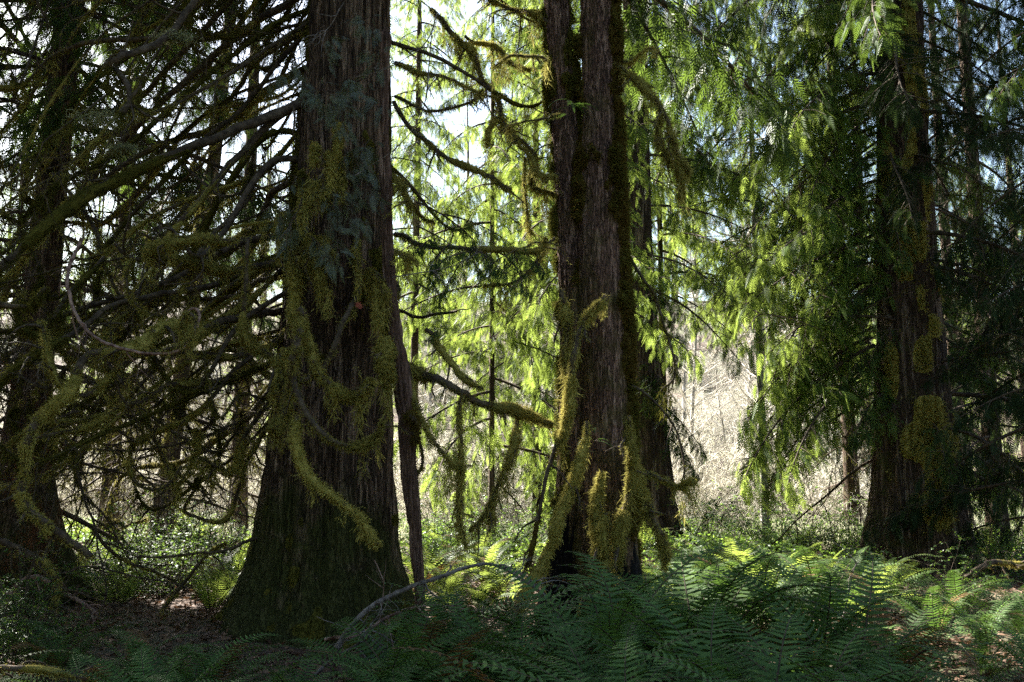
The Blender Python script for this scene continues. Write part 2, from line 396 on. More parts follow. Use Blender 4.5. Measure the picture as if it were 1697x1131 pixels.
def px3(pts, Y=None):
    return [P(p[0], p[1], p[2] if len(p) > 2 else Y) for p in pts]

# ------------------------------------------------------------------ foliage templates
def spray(n=9, length=.34, fine=False):
    """flat scale-leaf spray along +x in the xy plane; returns kite quads (k*4,3)"""
    q = []
    for i in range(n):
        t = (i+.6)/n; x = t*length; l = length*.34*(1-t)**.75*(.5+.5*min(1, t*4))+.025
        for s in (1, -1):
            a = s*R(48-14*t); d = np.array((math.cos(a), math.sin(a), -.12-.2*abs(s)*t)); p0 = np.array((x, 0, -.12*x*t))
            if not fine:
                q.append(blades(p0[None], d[None], l, .017, np.array([[0, 0.1*s, 1.]])))
            else:
                m_ = max(2, int(l/.018))
                for j in range(m_):
                    u = (j+.3)/m_; pj = p0+d*l*u
                    for s2 in (1, -1):
                        a2 = a+s2*R(38); d2 = np.array((math.cos(a2), math.sin(a2), -.25))
                        q.append(blades(pj[None], d2[None], .024*(1-u*.6)+.006, .0065, np.array([[0, 0.2*s2, 1.]])))
                q.append(blades(p0[None], d[None], l, .007, np.array([[0, 0, 1.]])))
    q.append(blades(np.zeros((1, 3)), np.array([[1., 0, -.1]]), length, .016, np.array([[0, 0, 1.]])))
    return np.concatenate(q).reshape(-1, 3)
SP_L, SP_F = spray(9), spray(10, .36, True)
SP_XL = spray(5, .5)
def bough(L=2.6, nside=26, per=6, tpl=SP_L, droop=.35, hang=.75, wood=True, sscale=1., tipup=.25, width=.75):
    """a drooping flat cedar bough along +x. returns Geo with slots 0 wood, 1 leaf"""
    g = Geo(); n = 16; t = np.linspace(0, 1, n)
    ax = np.stack([t*L*(1-.08*t), .08*L*np.sin(t*3+rng.random()*6)*t, -droop*L*t*t*(1-tipup*t)+.05*L*t], -1)
    if wood: g.add(*tubes(ax, (.022*(1-t)+.005)*(L/2.6), 5), 0)
    k = nside; ts = np.linspace(.1, .98, k)+rng.normal(size=k)*.01; ts = np.clip(ts, .05, 1)
    p0 = np.stack([np.interp(ts, t, ax[:, a]) for a in range(3)], -1)
    sg = np.where(np.arange(k) % 2 == 0, 1., -1.)
    an = sg*np.radians(58-20*ts)+rng.normal(size=k)*.12
    an = an+rng.normal(size=k)*.2; d = np.stack([np.cos(an), np.sin(an), -.3+.45*rng.normal(size=k)], -1)
    ls = L*width*.55*(1-ts)**.6*(.35+.75*rng.random(k))*np.clip(ts*4, .4, 1)+.1
    cv = curves(p0, d, ls, 7, -.1, .05, .02)
    if wood: g.add(*tubes(cv, np.linspace(.008, .002, 7)[None]*np.ones((k, 1)), 3), 0)
    K = k*per; j = np.repeat(np.arange(k), per); u = np.tile((np.arange(per)+.6)/per, k)
    fi = u*6; i0 = np.clip(fi.astype(int), 0, 5); fr = (fi-i0)[:, None]
    pos = cv[j, i0]*(1-fr)+cv[j, i0+1]*fr; td = norm(cv[j, i0+1]-cv[j, i0])
    s2 = np.where(np.tile(np.arange(per), k) % 2 == 0, 1., -1.)
    sd_ = norm(np.cross(td, (0, 0, 1.)))*s2[:, None]
    dd = td*.7+sd_*.55+rng.normal(size=(K, 3))*.15; dd[:, 2] -= hang*(.5+rng.random(K))
    kp = rng.random(K) > .22; pos, dd, u = pos[kp]+rng.normal(size=(K, 3))[kp]*.03, dd[kp]+rng.normal(size=(K, 3))[kp]*.25, u[kp]; K = len(pos)
    Mx = frame(dd, np.array((0, 0, 1.))+rng.normal(size=(K, 3))*.45, rng.normal(size=K)*.7)
    sc_ = (.6+.6*rng.random(K))*sscale*(1-.25*u)
    g.quads(inst(tpl, Mx*sc_[:, None, None], pos), 1)
    return g
BMATS = {k: [M['wood'], M[k]] for k in ('cedar_leaf', 'cedar_leaf_sun', 'blue_leaf', 'dead_leaf', 'shade_leaf')}
def bmesh_set(n, leaf, **kw):
    return [bough(**kw).mesh('bough', BMATS[leaf]) for _ in range(n)]
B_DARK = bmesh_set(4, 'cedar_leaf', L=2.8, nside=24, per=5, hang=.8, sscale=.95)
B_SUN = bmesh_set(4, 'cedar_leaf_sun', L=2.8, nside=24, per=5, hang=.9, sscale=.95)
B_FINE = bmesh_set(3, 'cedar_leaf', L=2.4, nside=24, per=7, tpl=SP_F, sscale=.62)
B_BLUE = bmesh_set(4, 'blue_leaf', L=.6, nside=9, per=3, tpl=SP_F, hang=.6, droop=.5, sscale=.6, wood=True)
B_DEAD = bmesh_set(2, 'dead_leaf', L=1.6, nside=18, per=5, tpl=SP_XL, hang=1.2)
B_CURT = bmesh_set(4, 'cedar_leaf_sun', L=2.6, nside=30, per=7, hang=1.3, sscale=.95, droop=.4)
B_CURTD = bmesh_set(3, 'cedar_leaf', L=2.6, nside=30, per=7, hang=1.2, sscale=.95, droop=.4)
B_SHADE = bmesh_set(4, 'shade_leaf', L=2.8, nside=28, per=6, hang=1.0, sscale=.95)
B_LONG = bmesh_set(3, 'cedar_leaf', L=5.0, nside=50, per=9, hang=.9, sscale=1., width=.6)
B_BARE = []
for _ in range(3):
    g = Geo(); K = 1; c0 = curves(np.zeros((1, 3)), np.array([[1., 0, .05]]), np.array([2.6]), 16, -.05, .05, .02)[0]
    g.add(*tubes(c0, np.linspace(.03, .007, 16), 5), 0)
    i = rng.integers(2, 16, 16); d = rng.normal(size=(16, 3)); d[:, 0] += .6; d[:, 2] -= .6
    c1 = curves(c0[i], d, .3+rng.random(16)*.9, 9, -.05, .14, .05); g.add(*tubes(c1, np.linspace(.009, .003, 9)[None]*np.ones((16, 1)), 4), 0)
    a, b_ = rng.integers(0, 16, 60), rng.integers(2, 8, 60); d = rng.normal(size=(60, 3)); d[:, 2] -= .5
    g.add(*tubes(curves(c1[a, b_], d, .12+rng.random(60)*.35, 6, -.05, .15, .05), np.linspace(.004, .002, 6)[None]*np.ones((60, 1)), 3), 0)
    k = 900; s_ = rng.integers(0, 16, k); t_ = rng.integers(0, 9, k); pp = c1[s_, t_]+rng.normal(size=(k, 3))*.012
    d = rng.normal(size=(k, 3))*.5; d[:, 2] -= .8; g.quads(blades(pp, d, .03+.05*rng.random(k), .009), 1)
    B_BARE.append(g.mesh('bough', [M['wood'], M['moss_dark']]))

def front_gate(zl):
    return lambda z, a: z > zl or math.cos(a+math.pi/2) < .25
def add_boughs(root, cx, cyy, spec, protos, H, lo, n, Lk=1., az=None, pitch=(-5, 25), taper=.8, rtr=.1, gate=None):
    """n boughs up the trunk from lo to H (relative to root)"""
    for i in range(n):
        u = (i+.5)/n; z = lo+(H-lo)*u
        a = i*2.39996+rng.normal()*.4 if az is None else az[0]+(az[1]-az[0])*rng.random()
        s = Lk*(1-u)**taper*(.75+.5*rng.random())+.15
        if gate and not gate(z, a): continue
        link('bough', protos[rng.integers(len(protos))], root, (cx+math.cos(a)*rtr*(1-u), cyy+math.sin(a)*rtr*(1-u), z),
             (rng.normal()*.15, R(rng.uniform(*pitch)), a), (s, s*(.85+.4*rng.random()), s*(.9+.3*rng.random())))

def cedar(name, label, x, y, H, r, lo, n, protos, Lk=1.1, group=None, cat='tree', lean=(0, 0), bark='cedar_bark_far', nbare=0, cut=None, fl=.1, az=None, pitch=(0, 30), prof=(1.7, 1.4, 1.18, 1.05, 1, .88, .68, .08)):
    z0 = float(gz(x, y))-.05
    root = thing(name, label, cat, (x, y, z0), 0, group)
    zs = np.array([0, .3, .8, 1.6, 3, 6, 12, H]); rr = r*np.array(prof)
    cl = [(lean[0]*z/H+.05*r*math.sin(z), lean[1]*z/H, z, q) for z, q in zip(zs, rr)]
    V, TH, Z = trunk_surf(cl, 64 if r > .2 else 20, .12 if r > .2 else .3, fl, ((26, .8, .03*min(1, r/.4)),), seed=int(abs(x*13+y*7)) % 97+1)
    g = Geo(); g.add(V, surf_faces(V)); g.build('trunk', [M[bark]], root)
    add_boughs(root, 0, 0, None, protos, H-.3, lo, n, Lk, az=az, rtr=r*.8, pitch=pitch)
    if nbare: add_boughs(root, 0, 0, None, B_BARE, max(lo+1, 6), 1.2, nbare, Lk*.9, taper=.2, rtr=r*.8)
    return root

# ================================================================== THE BIG CEDAR (left of centre)
YC = 11.0
rows = [(505, 652, 0), (500, 652, 100), (488, 652, 200), (478, 652, 300), (474, 652, 400), (466, 654, 500), (456, 653, 600),
        (443, 653, 700), (431, 656, 800), (416, 662, 900), (400, 670, 960), (378, 684, 1010), (345, 705, 1055)]
base = P(560, 1055, YC)
cl = cl_from_px(rows, YC, None)
tx, ty = cl[-1][0], cl[-1][1]
cl = [(cl[0][0], cl[0][1], -.5, cl[0][3]*1.25)]+cl+[(tx+.25, ty, 12, .46), (tx+.4, ty, 24, .22), (tx+.5, ty, 34, .03)]
big = thing('big_cedar', 'massive reddish-brown old cedar with fluted bark and moss-hung branches, left of centre', 'tree', (0, 0, 0))
V, TH, Z = trunk_surf(cl, 340, .035, .085, ((44, .9, .055), (96, .35, .022), (150, .12, .008)), seed=5, flare_z=1.1, ksum=(5, 7, 12))
g = Geo(); g.add(V, surf_faces(V)); g.build('trunk', [M['cedar_bark']], big)
mk = noise2(lattice(14, 60, 21), TH/6.283, (Z+.5)/34)*.6+noise2(lattice(40, 200, 22), TH/6.283, (Z+.5)/34)*.45
low = np.clip((1.7-Z)/1.6, 0, 1)*.45; up = np.exp(-((Z-5.0)/1.3)**2)*.28+np.exp(-((Z-3.6)/.5)**2)*.12
left = .35*np.clip(-np.cos(TH)-.3, 0, 1)
mask = np.clip((mk+low+up+left*(Z > 2.5)-.86)*5, 0, 1)*(Z < 9)*(Z > -.1)
moss_pad(V, mask, .03, 42000, .03, .008, .6, M['moss_dark'], parent=big)

# traced mossy limbs (photo pixels, distance)
T = [
 # pts, r0 px, r1 px, moss, hang, twigs
 ([(478,515,10.9),(400,520,10.3),(330,532,9.9),(262,546,9.6),(190,580,9.3),(105,640,9.1),(62,700,9.0),(40,765,9.0),(50,830,9.0),(82,878,9.0),(150,922,9.1)], 9, 7, 1.0, .5, 10),
 ([(455,600,11),(390,625,10.4),(330,632,10.1),(250,662,9.9),(180,692,9.7),(60,727,9.5)], 7, 4, .8, .35, 10),
 ([(480,430,10.6),(380,446,10.0),(320,444,9.7),(262,440,9.5),(247,426,9.4),(268,410,9.4),(330,404,9.3),(392,398,9.2)], 7, 5, 1.1, .5, 2),
 ([(413,395,9.6),(405,470,9.5),(412,550,9.5),(440,596,9.6),(470,640,9.6)], 5, 7, .9, .5, 3),
 ([(497,512,9.2),(493,560,9.15),(475,620,9.1),(458,670,9.1),(452,715,9.1)], 9, 8, 1.5, 1.6, 3),
 ([(495,520,9.3),(515,600,9.2),(545,640,9.1),(580,668,9.1),(602,655,9.1),(615,630,9.1)], 7, 5, 1.2, 1.0, 4),
 ([(485,600,9.2),(500,660,9.1),(540,710,9.0),(590,725,9.0),(620,712,9.0),(634,698,9.0)], 8, 3, 1.2, .8, 3),
 ([(494,690,9.1),(494,735,9.0),(515,795,8.95),(560,835,8.9),(600,865,8.9),(628,905,8.9)], 6, 5, 1.0, .35, 0),
 ([(600,470,10.1),(575,530,9.6),(535,600,9.5),(470,650,9.4)], 6, 5, .6, .3, 2),
 ([(655,470,10.6),(660,520,9.9),(655,580,9.6),(640,640,9.5)], 12, 8, 1.4, 1.9, 4),
 ([(655,590,10.4),(690,625,10.0),(740,645,9.8),(790,660,9.8),(850,682,9.9),(915,703,10.2)], 10, 6, 1.1, .7, 6),
 ([(675,600,9.9),(690,660,9.7),(715,715,9.6),(750,760,9.6),(768,775,9.6)], 4, 3, 1.0, 1.2, 6),
 ([(765,655,9.8),(768,720,9.7),(766,790,9.7),(762,850,9.7),(772,905,9.7)], 4, 2.5, 1.0, 1.6, 7),
 ([(858,690,10),(852,740,9.9),(838,790,9.9),(815,840,9.9),(778,880,9.9)], 5, 3, 1.1, 2.0, 8),
 ([(655,160,11),(720,190,10.6),(770,175,10.4),(800,148,10.3)], 4, 2, .5, .3, 8),
 ([(655,105,11),(700,120,10.8),(760,135,10.6),(830,165,10.4)], 5, 2, .6, .4, 10),
 ([(652,170,11),(700,225,10.6),(760,275,10.4),(845,315,10.2)], 5, 5, .7, .25, 5),
 ([(655,390,11),(720,408,10.7),(790,418,10.5),(880,410,10.3),(905,395,10.2)], 6, 3, .6, .6, 12),
 ([(705,545,9.9),(740,580,9.9),(770,620,9.8),(800,645,9.8)], 5, 4, .7, .3, 3),
 ([(672,650,9.9),(690,700,9.9),(698,740,9.9),(690,775,9.9),(675,790,9.9)], 4, 3, .8, .2, 2),
 ([(655,515,10.9),(700,519,10.6),(757,516,10.4)], 4, 3, .2, .1, 1),
 ([(470,560,10.8),(400,600,10.4),(330,680,10.2),(250,715,10.2),(225,740,10.2),(222,790,10.2),(260,815,10.2),(300,775,10.2)], 5, 3, .5, .3, 6),
 ([(460,640,11),(420,720,10.6),(400,760,10.5),(370,780,10.4),(330,760,10.4)], 5, 4, .9, .9, 6),
 ([(455,690,11),(410,760,10.8),(370,860,10.7),(310,845,10.7),(330,800,10.7)], 4, 3, .5, .3, 6),
 ([(425,893,10.6),(380,905,10.4),(320,920,10.3),(230,920,10.2)], 4, 2, .3, .2, 5),
]
for pts, r0, r1, mo, ha, tw in T:
    k = pts[0][2]/F
    branch(big, px3(pts), r0*k, r1*k, mo, ha, tw, (.15, .5))
branch(big, px3([(135,395,9.4),(116,450,9.3),(128,515,9.2),(165,560,9.1),(225,583,9.0),(285,578,9.0),(318,555,9.0),(326,528,9.05),(312,520,9.1),(300,545,9.1)]),
       .017, .012, .02, 0, 4, mat='pinkwood')
branch(big, px3([(270,582,9.0),(300,574,9.0),(322,552,9.0),(327,530,9.05),(312,522,9.1),(302,548,9.1),(318,570,9.1)]), .022, .03, 1.3, .9, 0)
branch(big, px3([(40,480,10),(20,520,10),(60,560,10),(150,582,10),(260,570,10),(380,520,10.3),(475,440,10.8)]), .02, .035, .6, .35, 6)
# the many thin dark limbs that fan out to the left and sag
for i in range(66):
    y0 = -420+1060*((i+.5)/66)+rng.normal()*30
    Y0 = 11+rng.uniform(-.3, .4); Y1 = Y0+rng.uniform(-2.0, 4.5); u_ = (y0+420)/1060
    x0 = 545; dx = rng.uniform(200, 640); dy = dx*rng.uniform(.45, 1.2)*(1-.7*u_)+rng.normal()*25
    sag = rng.uniform(-10, 110); w1, w2, w3 = rng.normal(size=3)*30
    pts = [(x0, y0, Y0), (x0-dx*.33, y0+dy*.28+sag*.4+w1, Y0+(Y1-Y0)*.35), (x0-dx*.68, y0+dy*.68+sag*.7+w2, Y0+(Y1-Y0)*.7), (x0-dx*.92, y0+dy+sag*.5+w3, Y1)]
    q_ = rng.random()
    if q_ < .35: pts += [(x0-dx*1.04, y0+dy-rng.uniform(0, 60), Y1)]
    elif q_ < .6: pts += [(x0-dx*1.0, y0+dy+rng.uniform(60, 130), Y1), (x0-dx*.93, y0+dy+rng.uniform(120, 170), Y1), (x0-dx*.83, y0+dy+rng.uniform(80, 130), Y1)]
    else: pts += [(x0-dx*1.05, y0+dy*1.1+rng.uniform(10, 70), Y1)]
    r0 = rng.choice([.018, .026, .04, .055, .07], p=[.2, .3, .2, .2, .1])*rng.uniform(.8, 1.2)
    branch(big, px3(pts), r0, r0*.4, rng.uniform(.25, 1.), rng.uniform(0, .7), 10, (.2, .9), mossmat='moss' if rng.random() < .5 else 'moss_dark', fz=.5, seg=6, step=.09, curl=.13)
# hooked limbs that hang down and curl back up at lower left
for i in range(17):
    px, py, Y = rng.uniform(90, 430), rng.uniform(420, 760), rng.uniform(9.4, 12.5); w_, h_ = rng.uniform(35, 95), rng.uniform(50, 130); s_ = rng.choice([-1, 1], p=[.7, .3])
    pts = [(px+s_*-w_*1.6, py-h_*1.1, Y+.6), (px-s_*w_*.5, py-h_*.35, Y+.2), (px, py+h_*.3, Y), (px+s_*w_*.45, py+h_*.75, Y), (px+s_*w_*.95, py+h_*.6, Y), (px+s_*w_*1.2, py+h_*.15, Y), (px+s_*w_*1.05, py-h_*.1, Y)]
    r0 = rng.uniform(.02, .042); branch(big, px3(pts), r0, r0*.5, rng.uniform(.3, 1.), rng.uniform(.3, 1.), 6, (.15, .5), mossmat='moss' if i % 2 else 'moss_dark', fz=.7, seg=6, step=.07)
# short mossy stubs and drapes on the front of the trunk
for i in range(22):
    px, py = rng.uniform(470, 640), rng.choice([rng.uniform(230, 480), rng.uniform(60, 640)], p=[.75, .25]); dx_ = rng.normal()*30
    branch(big, px3([(px, py, 10.3), (px+dx_*.5, py+rng.uniform(-5, 25), 9.7), (px+dx_, py+rng.uniform(20, 80), 9.5)]), .022, .01, rng.uniform(.6, 1.2), rng.uniform(.8, 1.9), 3, (.1, .4))
# limbs on the far and right sides, above the frame too
for i in range(16):
    a = rng.uniform(-.5, 2.6); z = rng.uniform(5.5, 12); L = rng.uniform(1.5, 3.2)
    cx = np.interp(z, [q[2] for q in cl], [q[0] for q in cl])
    p0 = np.array((cx, YC, z)); d = np.array((math.cos(a), math.sin(a), 0))
    branch(big, [p0, p0+d*L*.4-np.array((0, 0, .3)), p0+d*L*.8-np.array((0, 0, .9)), p0+d*L+np.array((0, 0, -.8))], .04, .012, .4, .2, 12, (.2, .8), mossmat='moss_dark', fz=.5, step=.1)
# crown high above
add_boughs(big, tx+.3, ty, None, B_LONG, 34, 9, 92, 1.05, pitch=(5, 30), rtr=.3)
# bluish drooping sprays against the trunk
for (px, py, Y, s) in [(590,30,9.9,1),(625,70,9.9,1.1),(560,60,9.9,.9),(610,130,9.8,1),(500,95,9.7,.9),(545,150,9.7,1.1),(585,160,9.7,1.1),(610,165,9.8,.9),
                       (540,180,9.7,.9),(480,110,9.8,.9),(500,140,9.8,.8),(620,225,9.7,1),(560,245,9.7,1),(590,280,9.7,1),(500,330,9.6,1.1),(540,320,9.6,1.2),
                       (470,325,9.7,.9),(560,370,9.6,1.1),(510,390,9.6,.9),(610,300,9.7,1),(640,235,9.8,1),(575,335,9.6,.8),(480,290,9.8,.8),(530,275,9.7,.9)]:
    p = P(px, py, Y)
    link('bough', B_BLUE[rng.integers(4)], big, p, (rng.normal()*.3, R(rng.uniform(15, 45)), R(rng.uniform(-170, -10))), s*.8)

# shaded sprays on the dark limb that crosses the gap toward the maple
for (px, py, Y, s, a) in [(690,375,10.8,.5,-20),(715,400,10.7,.45,-60),(745,405,10.6,.5,-100),(770,412,10.6,.5,-30),(800,415,10.5,.45,-120),(825,418,10.5,.5,-60),(730,355,10.8,.5,10),(760,440,10.5,.4,-90),
                          (690,335,10.9,.55,-10),(850,412,10.5,.4,-40),(700,455,10.6,.35,-80),(735,540,10,.25,-60),(880,408,10.4,.4,-150)]:
    link('bough', B_FINE[rng.integers(3)], big, P(px, py, Y), (rng.normal()*.2, R(rng.uniform(5, 40)), R(a+rng.normal()*15)), s*.9)
# thin dead stem leaning along the right side of the cedar
sn = thing('dead_stem', 'slim reddish bare dead stem standing against the right side of the big cedar', 'tree', (0, 0, 0))
cs = cl_from_px([(628,650,60),(622,646,200),(628,654,350),(632,658,480),(648,682,615),(658,690,720),(667,697,820),(676,701,900),(681,704,960),(685,708,1045)], 9.7)
V, TH, Z = trunk_surf(cs, 90, .03, .12, ((9, .35, .03), (22, .2, .014), (45, .1, .006)), seed=9, flare_z=.3, ksum=(2, 3, 5))
g = Geo(); g.add(V, surf_faces(V)); top_c = V[-1].mean(0); top = V[-1]
nb = len(top); tv = np.concatenate([top, [top_c+np.array((0, 0, .12))]*nb]); ii = np.arange(nb)
g.add(tv, np.stack([ii, (ii+1) % nb, nb+(ii+1) % nb, nb+ii], -1)); g.build('trunk', [M['snag']], sn)
branch(sn, px3([(676,688,9.6),(684,694,9.5),(690,705,9.5),(688,735,9.5)]), .05, .03, 1.2, .4, 0, name='branch_stub', mossmat='moss_brown')

# ================================================================== THE TWIN MAPLE
YM = 10.5
mp_ = thing('twin_maple', 'grey-barked twin-stemmed maple with thick moss and a charred base, centre', 'tree', (0, 0, 0))
def stem(rows, Y, top, seed, mat, parent):
    c = cl_from_px(rows, Y); c = [(c[0][0], c[0][1], -.4, c[0][3]*1.1)]+c+top
    V, TH, Z = trunk_surf(c, 180, .03, .045, ((38, .28, .014), (80, .09, .008)), seed=seed, flare_z=.5, ksum=(2, 3, 5))
    f = surf_faces(V); return V, TH, Z, f
rowsA = [(900,948,0),(903,948,60),(908,955,140),(912,960,200),(918,968,300),(922,975,400),(926,982,500),(928,988,600),(926,985,700),(922,982,800),(914,980,880),(902,978,950),(885,975,1030)]
rowsB = [(958,1018,0),(962,1020,100),(964,1022,200),(960,1026,300),(956,1030,400),(957,1036,500),(960,1040,600),(963,1042,700),(960,1045,800),(950,1052,880),(945,1062,950),(935,1078,1030)]
pa, pb = P(924, 0, YM+.12), P(988, 0, YM)
VA, THA, ZA, fA = stem(rowsA, YM+.15, [(pa[0]-.5, pa[1], 11, .11), (pa[0]-1.4, pa[1]+.5, 17, .04)], 11, None, mp_)
VB, THB, ZB, fB = stem(rowsB, YM, [(pb[0]+.3, pb[1], 11, .14), (pb[0]+1.0, pb[1], 18, .05)], 12, None, mp_)
for nm, V, Z, f, cz in (('stem', VA, ZA, fA, 1.35), ('stem', VB, ZB, fB, .62)):
    zc = Z.reshape(-1)[f.reshape(-1, 4)[:, 0]]; th = np.arange(len(zc)) % V.shape[1]
    char = zc < cz+.28*np.sin(th*.09)+.16*np.sin(th*.31+1)+.08*np.sin(th*.9)
    g = Geo(); F_ = f.reshape(-1, 4)
    g.add(V, F_[~char], 0); g.add(V, F_[char], 1)
    g.build(nm, [M['maple_bark'], M['char']], mp_)
def bell(a, c, w_): 
    d = (a-c+np.pi) % (2*np.pi)-np.pi; return np.exp(-(d/w_)**2)
nA = noise2(lattice(10, 60, 31), THA/6.283, (ZA+.4)/18)*.8+noise2(lattice(30, 220, 32), THA/6.283, (ZA+.4)/18)*.4
mA = np.clip((nA+.55*bell(THA, 0, .8)+.35*bell(THA, np.pi, .7)+.5*np.exp(-((ZA-6.0)/.35)**2)+.3*np.exp(-((ZA-4.5)/.25)**2)+.3*np.exp(-((ZA-3.9)/.18)**2)+.55*np.exp(-((ZA-1.6)/.5)**2)*bell(THA, -np.pi/2, 1.4)-1.12)*4, 0, 1)*np.clip((ZA-.6+.4*np.sin(THA*4))*1.3, 0, 1)*(ZA < 9)
moss_pad(VA, mA, .06, 30000, .045, .009, .6, M['moss_dark'], parent=mp_)
nB = noise2(lattice(10, 60, 33), THB/6.283, (ZB+.4)/18)*.8+noise2(lattice(30, 220, 34), THB/6.283, (ZB+.4)/18)*.4
mB = np.clip((nB+1.0*bell(THB, -.1, .72)+.5*bell(THB, np.pi, .5)+.45*np.exp(-((ZB-5.1)/.35)**2)+.25*np.exp(-((ZB-4.5)/.2)**2)-1.15)*4, 0, 1)*np.clip((ZB-.8+.4*np.sin(THB*5))*1.3, 0, 1)*(ZB < 9)
moss_pad(VB, mB, .075, 52000, .045, .009, .6, M['moss_brown'], parent=mp_)
mB2 = np.clip(mB*1.2-.25, 0, 1)*np.clip((noise2(lattice(16, 120, 35), THB/6.283, (ZB+.4)/18)-.4)*6, 0, 1)
moss_pad(VB, mB2, .085, 30000, .05, .009, .6, M['moss_dark'], parent=mp_)
TM = [
 ([(972,700,9.9),(966,770,9.85),(948,810,9.8),(930,868,9.75),(905,920,9.7),(876,968,9.7),(845,1040,9.6)], 6, 10, 1.1, .25, 2, 'moss'),
 ([(996,782,9.9),(994,830,9.85),(986,890,9.8),(978,950,9.75),(965,1010,9.7)], 5, 10, 1.4, .6, 4, 'moss'),
 ([(1005,850,9.8),(1000,900,9.75),(995,965,9.7)], 6, 8, 1.2, .6, 3, 'moss'),
 ([(1042,690,10),(1040,760,9.9),(1034,820,9.85),(1030,880,9.8),(1022,945,9.8)], 6, 9, 1.4, .7, 5, 'moss'),
 ([(1045,740,10.2),(1052,800,10.1),(1068,850,10),(1092,895,10),(1105,930,10)], 8, 11, 1.6, .9, 5, 'moss'),
 ([(1050,770,10.2),(1090,790,10.1),(1120,800,10.1),(1150,795,10)], 7, 3, 1.2, .9, 5, 'moss'),
 ([(1004,492,10.05),(975,525,9.9),(957,565,9.85),(948,620,9.85),(940,690,9.8),(930,730,9.8)], 10, 7, 1.3, .7, 3, 'moss'),
 ([(928,480,10.1),(938,540,10),(946,600,9.95),(942,650,9.95)], 8, 9, 1.5, .9, 2, 'moss'),
 ([(932,700,9.9),(915,770,9.8),(895,840,9.8),(880,900,9.8),(868,950,9.8)], 6, 5, .35, .2, 6, 'moss_brown'),
 ([(905,100,10.4),(885,92,10.3),(840,95,10.2),(820,110,10.2)], 5, 3, .9, .5, 3, 'moss'),
 ([(925,190,10.4),(880,200,10.4),(840,215,10.5)], 4, 2, .7, .5, 6, 'moss'),
 ([(910,40,10.6),(860,20,10.8),(800,-10,11)], 7, 5, .8, .5, 8, 'moss'),
 ([(1020,105,10.4),(1060,140,10.2),(1095,185,10),(1120,240,9.9),(1142,285,9.9)], 6, 5, 1.2, 1.1, 6, 'moss'),
 ([(1095,185,10),(1090,215,10),(1098,250,10),(1120,290,10),(1128,330,10)], 5, 3, 1.3, 1.2, 3, 'moss'),
 ([(1022,95,10.5),(1050,100,10.4),(1085,80,10.3)], 5, 2, .8, .4, 4, 'moss'),
 ([(920,395,10.5),(890,430,10.3),(850,470,10.2),(800,475,10.2)], 5, 2, .6, .5, 8, 'moss'),
 ([(925,290,10.5),(900,290,10.4),(880,250,10.4),(850,225,10.4)], 5, 4, .8, .3, 4, 'moss'),
 ([(1045,430,10.6),(1065,470,10.5),(1090,500,10.5),(1105,560,10.5),(1112,620,10.5),(1095,650,10.5)], 5, 3, .35, .2, 5, 'moss_dark'),
 ([(715,15,11.5),(770,70,11.2),(800,125,11),(830,180,10.9),(860,230,10.8),(880,290,10.7),(930,330,10.6)], 8, 5, 1.0, .9, 14, 'moss'),
 ([(770,60,11.2),(830,90,11.1),(880,118,11)], 5, 2, .9, .6, 6, 'moss'),
 ([(825,195,10.9),(810,215,10.8),(808,245,10.8)], 5, 3, .9, .9, 3, 'moss'),
 ([(870,260,10.8),(875,320,10.7),(880,390,10.7)], 3, 2, .8, .7, 3, 'moss'),
 ([(1048,640,10.4),(1080,655,10.3),(1120,700,10.3),(1135,760,10.3),(1130,800,10.3)], 3, 2, .15, .1, 3, 'moss_dark'),
]
for pts, r0, r1, mo, ha, tw, mm in TM:
    k = pts[0][2]/F; branch(mp_, px3(pts), r0*k*.75, r1*k*.75, mo, ha+.5, tw, (.12, .45), mossmat=mm)
# bare limbs of the maple high above the frame
for i in range(14):
    a = rng.uniform(0, 6.28); z = rng.uniform(7, 15); L = rng.uniform(1.5, 4)
    p0 = np.array((pb[0]+(z-6)*.06-(.6 if i % 2 else 0), YM, z)); d = np.array((math.cos(a), math.sin(a), .6))
    branch(mp_, [p0, p0+d*L*.5, p0+d*L+np.array((0, 0, .3))], .05, .015, .6, .3, 14, (.4, 1.4), step=.12, fz=.5, gr=.02)
